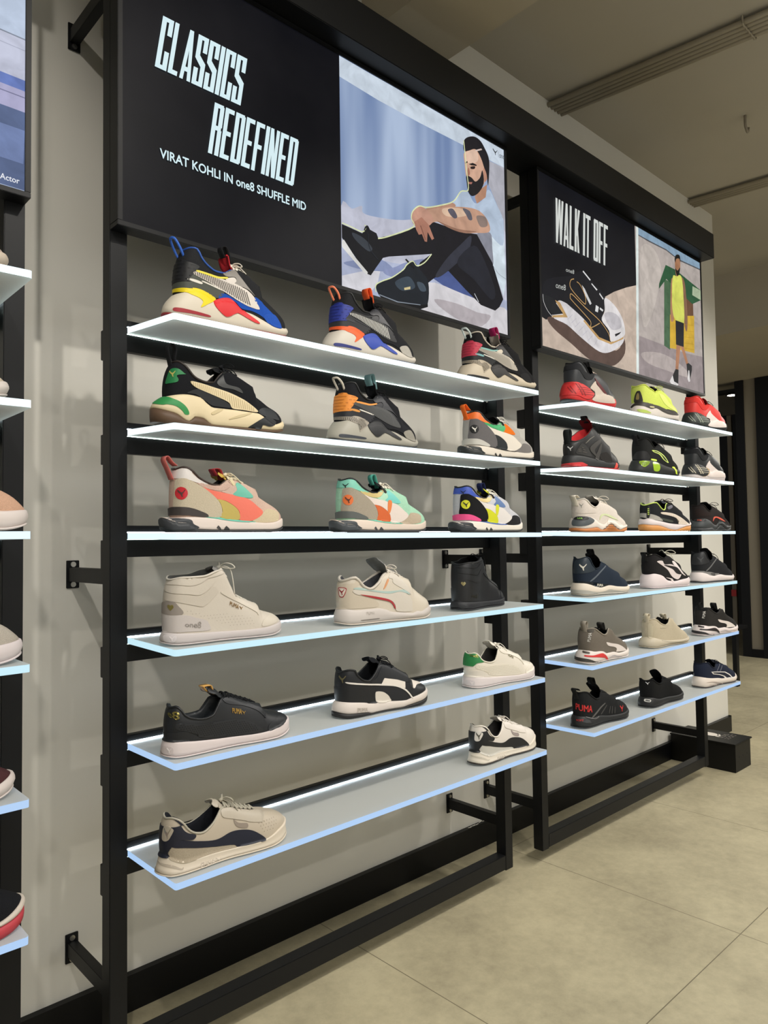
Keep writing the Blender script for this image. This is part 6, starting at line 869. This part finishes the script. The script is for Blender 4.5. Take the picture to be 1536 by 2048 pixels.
# ------------------------------------------------------------------ racks
PX = [(-.062, 1.381), (1.609, 3.052), (-1.733, -.290)]
PW = .042
names = ['left bay', 'right bay', 'neighbouring bay at the left edge']
def screws(b, x, zs, y):
    for z in zs:
        b.tube([(x, y, z), (x, y-.003, z)], .007, 10)
M_SCREW = mat('c9c6be', 'metal')
def led(col, st): return emit(col, st, 'led_strip')
for bi, (pa, pb) in enumerate(PX):
    rack = empty('display_rack', (pa, 0, 0)); tag(rack, ['black steel wall rack holding the large left picture and six shelves', 'black steel wall rack farther right, under the walk it off picture', 'black steel wall rack cut off by the left edge of the photo'][bi], 'rack', 'black wall racks')
    ox = pa
    def pb_(name, m, x0, x1, y0, y1, z0, z1, par=None, bev=.0015):
        q = MB(); q.box(x0-ox, x1-ox, y0, y1, z0, z1, bev=bev); return q.build(name, m, par or rack)
    for x in (pa, pb): pb_('post', M_FRAME, x, x+PW, -.046, -.004, .058, 2.72)
    pb_('lower_rail', M_FRAME, pa+PW, pb, -.046, -.004, .062, .112)
    for k in range(6):
        o = pb_('crossbar', M_FRAME, pa+PW, pb, .001, .020, Z[k]-.058, Z[k]+.018, bev=.001)
        pb_('light_strip', led('e6f6ff', LED_T[k] if bi < 2 else 6), pa+PW+.02, pb-.02, -.0010, .0008, Z[k]+.0004, Z[k]+.0024, par=o, bev=0)
        pb_('light_strip', led('e6fff4', LED_B[k]), pa+PW+.02, pb-.02, -.0010, .0008, Z[k]-.0163, Z[k]-.0153, par=o, bev=0)
        for x in (pa, pb):
            pb_('hook_plate', M_FRAME, x+.002, x+PW-.008, -.004, .012 if (x == pa and bi != 1) else .034, Z[k]-.088, Z[k]-.017, bev=.001)
    for x in (pa, pb):
        for z0 in (1.136, .186, 2.571):
            xc = x+PW/2
            o = pb_('wall_bracket', M_FRAME, xc-.016, xc+.016, YW-.006, YW-.0005, z0, z0+.072, bev=.001)
            q = MB(); q.box(xc-.012-ox, xc+.012-ox, -.004, YW-.006, z0+.018, z0+.054, bev=.001); q.build('bracket_arm', M_FRAME, o)
            q = MB(); screws(q, xc-ox, (z0+.010, z0+.062), YW-.006); q.build('screw', M_SCREW, o)
    # the glowing acrylic shelves
    x0, x1, ea, eb = SH[bi]
    for k in range(6):
        d = .240; T = .0145; R_ = .006
        pts = [(x0, -.0015, 0), (x1, -.0015, 0)]
        rim = [(x1, -.0015)]+[(x1, -d+R_)]+[(x1-R_*(1-math.cos(a)), -d+R_-R_*math.sin(a)) for a in (math.pi/6, math.pi/3, math.pi/2)]+[(x0+R_-R_*math.sin(a), -d+R_-R_*math.cos(a)) for a in (0, math.pi/6, math.pi/3, math.pi/2)]+[(x0, -.0015)]
        def zz(x, y):
            t = (x-x0)/(x1-x0); e = ea[k]*(1-t)+eb[k]*t; return Z[k]+e*(-y)/.24
        n = len(rim); vs = [(x, y, zz(x, y)) for x, y in rim]+[(x, y, zz(x, y)-T) for x, y in rim]
        fs = [tuple(range(n))[::-1], tuple(range(n, 2*n))]+[(a, (a+1) % n, n+(a+1) % n, n+a) for a in range(n)]
        vs = [(x-x0, y, z-Z[k]) for x, y, z in vs]
        ordn = ['top', 'second', 'third', 'fourth', 'fifth', 'lowest'][k]
        o = raw('acrylic_shelf', vs, fs, [M_ACR, emit(EDGE[k][0], EDGE[k][1], 'lit_edge')], None, False, [0, 0]+[1]*n)
        o.location = (x0, 0, Z[k])
        tag(o, 'edge lit white acrylic shelf, %s of six in the %s' % (ordn, names[bi]), 'shelf', 'lit acrylic shelves')
# header beam over both bays
hb = boxo('header_beam', M_FRAME, -.075, 3.114, -.150, .010, 2.706, 2.836, bev=.002); tag(hb, 'long black header beam running above both light box pictures', 'beam')
hb = boxo('header_beam', M_FRAME, -1.75, -.25, -.150, .010, 2.706, 2.836, bev=.002); tag(hb, 'black header beam above the picture at the left edge', 'beam')

q = MB(); random.seed(4)
for k in range(9):
    x = 1.50+.022*k; z = .1005+.004*random.random(); q.tube([(x, YW-.012, z), (x+.012, YW-.016, z+.006*random.random()), (x+.02, YW-.010, z)], .0022, 5, .5)
tag(q.build('torn_tape', mat('d8d4c8', 'gloss')), 'crumpled shiny strip of torn tape along the top of the skirting board', 'tape')

# ------------------------------------------------------------------ light box pictures
GL = {'C': [(0, 0, .40, 1), (0, .92, 1, 1), (0, 0, 1, .08), (.60, .67, 1, 1), (.60, 0, 1, .36)], 'L': [(0, 0, .40, 1), (0, 0, .9, .09)], 'I': [(0, 0, .40, 1)],
 'E': [(0, 0, .40, 1), (0, .91, .95, 1), (0, 0, .95, .09), (0, .46, .85, .55)], 'F': [(0, 0, .40, 1), (0, .91, .95, 1), (0, .46, .85, .55)], 'D': [(0, 0, .40, 1), (0, .92, .9, 1), (0, 0, .9, .08), (.60, .03, 1, .97)],
 'O': [(0, .03, .40, .97), (.08, .92, .92, 1), (.08, 0, .92, .08), (.60, .03, 1, .97)], 'T': [(.33, 0, .67, 1), (0, .91, 1, 1)], 'R': [(0, 0, .40, 1), (0, .92, .92, 1), (.60, .56, 1, .97), (.3, .48, .92, .57), (.60, 0, 1, .5)],
 'S': [(0, .92, 1, 1), (0, .58, .40, .97), (.60, .68, 1, .97), (.60, .03, 1, .44), (0, 0, 1, .08), (0, .03, .40, .34), [(0, .62), (0, .53), (.60, .38), (1, .38), (1, .47), (.34, .62)]],
 'A': [[(0, 0), (.32, 0), (.56, .8), (.52, 1), (.32, 1)], [(.68, 0), (1, 0), (.68, 1), (.48, 1), (.44, .8)], (.2, .17, .8, .26)], 'N': [(0, 0, .35, 1), (.65, 0, 1, 1), [(.04, 1), (.34, 1), (.96, 0), (.60, 0)]],
 'W': [[(0, 1), (.24, 1), (.36, 0), (.14, 0)], [(.14, 0), (.36, 0), (.6, 1), (.4, 1)], [(.4, 1), (.6, 1), (.86, 0), (.64, 0)], [(.64, 0), (.86, 0), (1, 1), (.76, 1)]], 'K': [(0, 0, .40, 1), [(.3, .42), (.60, 1), (1, 1), (.5, .36)], [(.42, .6), (.6, .62), (1, 0), (.60, 0)]]}
GWID = {'I': .38, 'W': 1.5, 'L': .92, 'F': .95, 'E': .95, ' ': .45}
def big_text(b, txt, x0, x1, z0, z1, shear, y, i=0):
    tot = sum(GWID.get(c, 1)+.12 for c in txt)-.12; u = (x1-x0)/tot; x = x0
    for ch in txt:
        w = GWID.get(ch, 1)*u
        for g in GL.get(ch, []):
            p = g if isinstance(g, list) else [(g[0], g[1]), (g[2], g[1]), (g[2], g[3]), (g[0], g[3])]
            wd = w if ch != 'I' else u
            b.add([(x+px*wd+shear*pz, y, z0+pz*(z1-z0)) for px, pz in p], [tuple(range(len(p)))], i)
        x += w+.12*u
def flat_poly(b, pts, y, i, clip, smooth):
    if smooth: pts = [tuple(p) for p in catmull([Vector(p) for p in pts], 4)]
    pts = [Vector((min(max(p[0], clip[0]), clip[1]), min(max(p[1], clip[2]), clip[3]))) for p in pts]
    v2, e, f, _, _, _ = delaunay_2d_cdt(pts, [], [list(range(len(pts)))], 1, 1e-6)
    b.add([(p.x, y, p.y) for p in v2], [tuple(x)[::-1] for x in f], i)
def flat_line(b, pts, w, y, i):
    P = catmull([Vector(p) for p in pts], 4, False) if len(pts) > 2 else [Vector(p) for p in pts]
    vs = []
    for k, p in enumerate(P):
        t = (P[min(k+1, len(P)-1)]-P[max(k-1, 0)]).normalized(); n = Vector((-t.y, t.x))*w/2
        vs += [(p.x+n.x, y, p.y+n.y), (p.x-n.x, y, p.y-n.y)]
    b.add(vs, [(2*k, 2*k+1, 2*k+3, 2*k+2) for k in range(len(P)-1)], i)
def text_quad(b, txt, q, y, i, bold=.02):
    vs, fs, ar = text_geo(txt, bold); b.add([(lambda p: (p[0], y, p[1]))(bil(q, u, v)) for u, v in vs], fs, i)
def backlit(name, c, s):                      # backlit fabric print
    key = ('P', c, s)
    if key in MC: return MC[key]
    m, nt, b, N, Lk = node_mat(name); b.inputs['Base Color'].default_value = (.006, .006, .006, 1); b.inputs['Roughness'].default_value = .6; b.inputs['Specular IOR Level'].default_value = .08
    tc = N.new('ShaderNodeTexCoord'); n = N.new('ShaderNodeTexNoise'); n.inputs['Scale'].default_value = 16; n.inputs['Detail'].default_value = 7; n.inputs['Distortion'].default_value = .8
    r = N.new('ShaderNodeMapRange'); r.inputs['From Min'].default_value = .3; r.inputs['From Max'].default_value = .7; r.inputs['To Min'].default_value = s*.80; r.inputs['To Max'].default_value = s*1.12
    Lk.new(tc.outputs['Object'], n.inputs['Vector']); Lk.new(n.outputs['Fac'], r.inputs['Value']); Lk.new(r.outputs['Result'], b.inputs['Emission Strength'])
    b.inputs['Emission Color'].default_value = (*lin(c), 1); MC[key] = m
    return m
def curtain_mat():
    m, nt, b, N, Lk = node_mat('printed_curtain'); b.inputs['Base Color'].default_value = (.02, .02, .02, 1)
    tc = N.new('ShaderNodeTexCoord'); mp = N.new('ShaderNodeMapping'); mp.inputs['Scale'].default_value = (1, 1, .10); mp.inputs['Rotation'].default_value = (0, -.16, 0)
    n = N.new('ShaderNodeTexNoise'); n.inputs['Scale'].default_value = 11; n.inputs['Detail'].default_value = 1.5; cr = N.new('ShaderNodeValToRGB')
    b.inputs['Specular IOR Level'].default_value = .08; cr.color_ramp.elements[0].position = .34; cr.color_ramp.elements[0].color = (*lin('6f86b0'), 1); cr.color_ramp.elements[1].position = .7; cr.color_ramp.elements[1].color = (*lin('aec0dc'), 1)
    Lk.new(tc.outputs['Object'], mp.inputs[0]); Lk.new(mp.outputs[0], n.inputs['Vector']); Lk.new(n.outputs['Fac'], cr.inputs['Fac']); Lk.new(cr.outputs['Color'], b.inputs['Emission Color']); b.inputs['Emission Strength'].default_value = PG
    return m
def panel_mat(name, c1, c2, s):
    m, nt, b, N, Lk = node_mat(name); b.inputs['Base Color'].default_value = (*lin('09090b'), 1); b.inputs['Roughness'].default_value = .40; b.inputs['Specular IOR Level'].default_value = .10
    tc = N.new('ShaderNodeTexCoord'); n = N.new('ShaderNodeTexNoise'); n.inputs['Scale'].default_value = 5; n.inputs['Detail'].default_value = 8; cr = N.new('ShaderNodeValToRGB')
    cr.color_ramp.elements[0].position = .35; cr.color_ramp.elements[0].color = (*lin(c1), 1); cr.color_ramp.elements[1].position = .75; cr.color_ramp.elements[1].color = (*lin(c2), 1)
    Lk.new(tc.outputs['Object'], n.inputs['Vector']); Lk.new(n.outputs['Fac'], cr.inputs['Fac']); Lk.new(cr.outputs['Color'], b.inputs['Emission Color']); b.inputs['Emission Strength'].default_value = s
    return m
def light_box(x0, x1, label):
    t = empty('light_box_sign', (0, 0, 0)); tag(t, label, 'sign', 'light box pictures'); b = MB()
    z0, z1, yf, yb = 1.984, 2.704, -.090, -.046; fw = .012
    for q in ((x0, x1, yf, yb, z0, z0+fw), (x0, x1, yf, yb, z1-fw, z1), (x0, x0+fw, yf, yb, z0+fw, z1-fw), (x1-fw, x1, yf, yb, z0+fw, z1-fw)): b.box(*q, bev=.001)
    b.box(x0+fw, x1-fw, -.060, yb, z0+fw, z1-fw)
    b.build('frame', M_FRAME, t)
    return t, (x0+fw, x1-fw, z0+fw, z1-fw)
def print_mesh(t, clip, base, polys, lines):
    """base: list of (x0, x1, material) panels; polys (colour, smooth, points) painted over one another"""
    b = MB(); mats = []; y = -.0855
    def mi(m):
        if m not in mats: mats.append(m)
        return mats.index(m)
    for x0, x1, m in base: b.add([(x0, y, clip[2]), (x1, y, clip[2]), (x1, y, clip[3]), (x0, y, clip[3])], [(0, 1, 2, 3)], mi(m))
    k = 0
    for c, sm, pts in polys: k += 1; flat_poly(b, pts, y-.00006*k, mi(backlit('print_'+c, c, PG)), (max(clip[0], .612) if len(polys) == len(POSTER['seated']) else clip[0],)+tuple(clip[1:]), sm)
    for c, w, pts in lines: k += 1; flat_line(b, pts, w, y-.00006*k, mi(backlit('print_'+c, c, PG)))
    o = b.build('poster_print', mats, t); return o, y-.00006*(k+2)
t, clip = light_box(-.062, 1.416, 'large light box picture of a seated man in black beside a classics redefined title')
o, y = print_mesh(t, clip, [(clip[0], .612, panel_mat('dark_print', '0a0c14', '1a1a20', .6)), (.612, clip[1], curtain_mat())], [(c, s_, [(max(x, .612), z) for x, z in p]) for c, s_, p in POSTER['seated']], POSTER['seated_lines'])
b = MB(); ty = y-.0004
big_text(b, 'CLASSICS', .029, .268, 2.397, 2.533, .022, ty); big_text(b, 'REDEFINED', .171, .437, 2.236, 2.375, .021, ty)
text_quad(b, 'VIRAT KOHLI IN one8 SHUFFLE MID', [(.0416, 2.201), (.480, 2.2035), (.480, 2.179), (.0416, 2.177)], ty, 0, .02)
b.build('title_lettering', emit('d4ecf2', PG*1.05), t)
b = MB(); text_quad(b, 'one8', POSTER['marks']['one8a'], ty, 0, 0); q = POSTER['marks']['cat1']; pts = [bil(q, u, v) for u, v in CAT]; flat_poly(b, pts, ty, 0, clip, 0); b.box(1.3665, 1.3675, ty, ty+.0001, 2.650, 2.672)
b.build('logo', emit('1c2430', PG), t)
t, clip = light_box(1.609, 3.092, 'light box picture reading walk it off with a big shoe and a walking man')
o, y = print_mesh(t, clip, [(clip[0], 2.388, panel_mat('charcoal_print', '101117', '191a20', .8)), (2.388, clip[1], backlit('print_grey', 'b0a6a0', PG))], POSTER['walk'], POSTER['walk_lines'])
b = MB(); ty = y-.0004
big_text(b, 'WALK IT OFF', 1.722, 2.128, 2.432, 2.616, .012, ty)
b.build('title_lettering', emit('d8dcd8', PG*.95), t)
for key in ('one8b', 'one8c'):
    b = MB(); text_quad(b, 'one8', POSTER['marks'][key], ty, 0, 0); b.build('logo', emit('c8ccc8', PG*.9), t)
t, clip = light_box(-1.733, -.250, 'light box picture in pale blues, cut off by the left edge of the photo')
o, y = print_mesh(t, clip, [(clip[0], clip[1], backlit('print_blue', 'b8c8e4', PG))], [(c, s, [(-1.72 if x < -.30 else x, z) for x, z in p]) for c, s, p in POSTER['beach'] if not s], [])
b = MB(); text_quad(b, 'MA - Actor', [(-.345, 2.0215), (-.272, 2.0215), (-.272, 2.0090), (-.345, 2.0090)], y-.0004, 0, .01); b.build('title_lettering', emit('f0f2f8', PG), t)

# ------------------------------------------------------------------ sock try-on box
t = empty('sock_box', (3.245, -.122, 0)); tag(t, 'low black box on the floor with trial socks lettering on its lid', 'box')
boxo('body', M_BOXP, 0, .205, 0, .350, 0, .142, parent=t, bev=.002)
lid = boxo('lid', M_BOXP, -.008, .222, -.004, .352, .142, .150, parent=t, bev=.002)
q = MB()
for hy in (.05, .10, .15):
    pass
for hx in (.05, .10, .155): q.tube([(hx, -.0006, .075-.0*hx), (hx, .001, .075)], .004, 10)
q.build('hole', mat('050505', 'paint'), t)
def lid_text(b, txt, x0, x1, y0, y1):
    vs, fs, ar = text_geo(txt, .025); b.add([(x0+(x1-x0)*u, y0+(y1-y0)*v, .1506) for u, v in vs], fs)
q = MB(); lid_text(q, 'TRIAL', .075, .175, .098, .122); lid_text(q, 'SOCKS', .075, .185, .062, .088); q.build('lettering', mat('d8d0c6', 'paint'), lid)
foot = [(.150, .30), (.105, .30), (.085, .26), (.090, .22), (.085, .18), (.090, .150), (.103, .140), (.116, .139), (.128, .143), (.140, .150), (.148, .162), (.152, .185), (.150, .22), (.158, .26)]
q = MB(); q.add([(x, y, .1506) for x, y in catmull([Vector(p) for p in foot], 4)], [tuple(range(len(foot)*4))])
for k, (x, y, r) in enumerate(((.096, .133, .009), (.110, .128, .007), (.122, .129, .006), (.133, .134, .0055), (.143, .142, .005))):
    q.add([(x+r*math.cos(a*math.pi/6), y+r*math.sin(a*math.pi/6), .1506) for a in range(12)], [tuple(range(12))])
q.build('footprint', mat('d8d0c6', 'paint'), lid)

# ------------------------------------------------------------------ shoes
def place(row, x0, L, y, a, fam, st, lab, grp):
    x = x0+L/2
    if x < 0: e = 0
    elif x < 1.5: t = x/1.372; e = E1[row-1]*(1-t)+E2[row-1]*t
    else: t = (x-1.671)/1.373; e = E2[row-1]*(1-t)+E3[row-1]*t
    r = make_shoe(fam, L, (x, y, Z[row-1]+e*(-y)/.24+.0014), a, st, lab, grp)
    r.rotation_euler = (-e/.24, 0, a)
    return r
ROWN = ['top', 'second', 'third', 'fourth', 'fifth', 'lowest']
for key in P:
    row, x0, L, y, a = P[key]; fam, st, lab = ST[key]
    place(row, x0, L, y, a, fam, st, lab, 'sneakers on the %s shelf' % ROWN[row-1])
LEFT = [(1, -.3251, 'nav', 'c0aca0', 'b8a898', 'cdbfae', 'beige sneaker toe just showing at the left edge, on the top shelf'),
 (2, -.3228, 'nav', 'c8bca8', 'bcae9c', 'd8cfc8', 'pale sneaker toe just showing at the left edge, on the second shelf'),
 (3, -.2858, 'nit', 'cfa68c', 'c89c84', 'd8cdc8', 'peach pink running shoe toe with white sole at the left edge'),
 (4, -.2946, 'nit', 'b4aca0', 'aaa296', 'd2c8c8', 'light grey mesh running shoe toe at the left edge'),
 (5, -.3076, 'nav', '4a2a2c', '442426', 'cdc2bc', 'maroon sneaker toe with white sole at the left edge'),
 (6, -.2873, 'play', '15161a', '17181c', 'cabfb2', 'black sneaker toe with thin red edge at the left edge')]
for row, xt, fam, up, ov, sole, lab in LEFT:
    st = dict(p={}, sole=(sole, 'rubber'), out=((sole if row != 6 else 'b83a44'), 'rubber'), upper=(up, 'mesh'), lace=(ov, 'lace'), rim=(ov, 'mesh'), tongue=(ov, 'mesh'), bow=.6)
    place(row, xt-.33+.004, .33, -.17, 0, fam, st, lab, 'sneakers on the %s shelf' % ROWN[row-1])
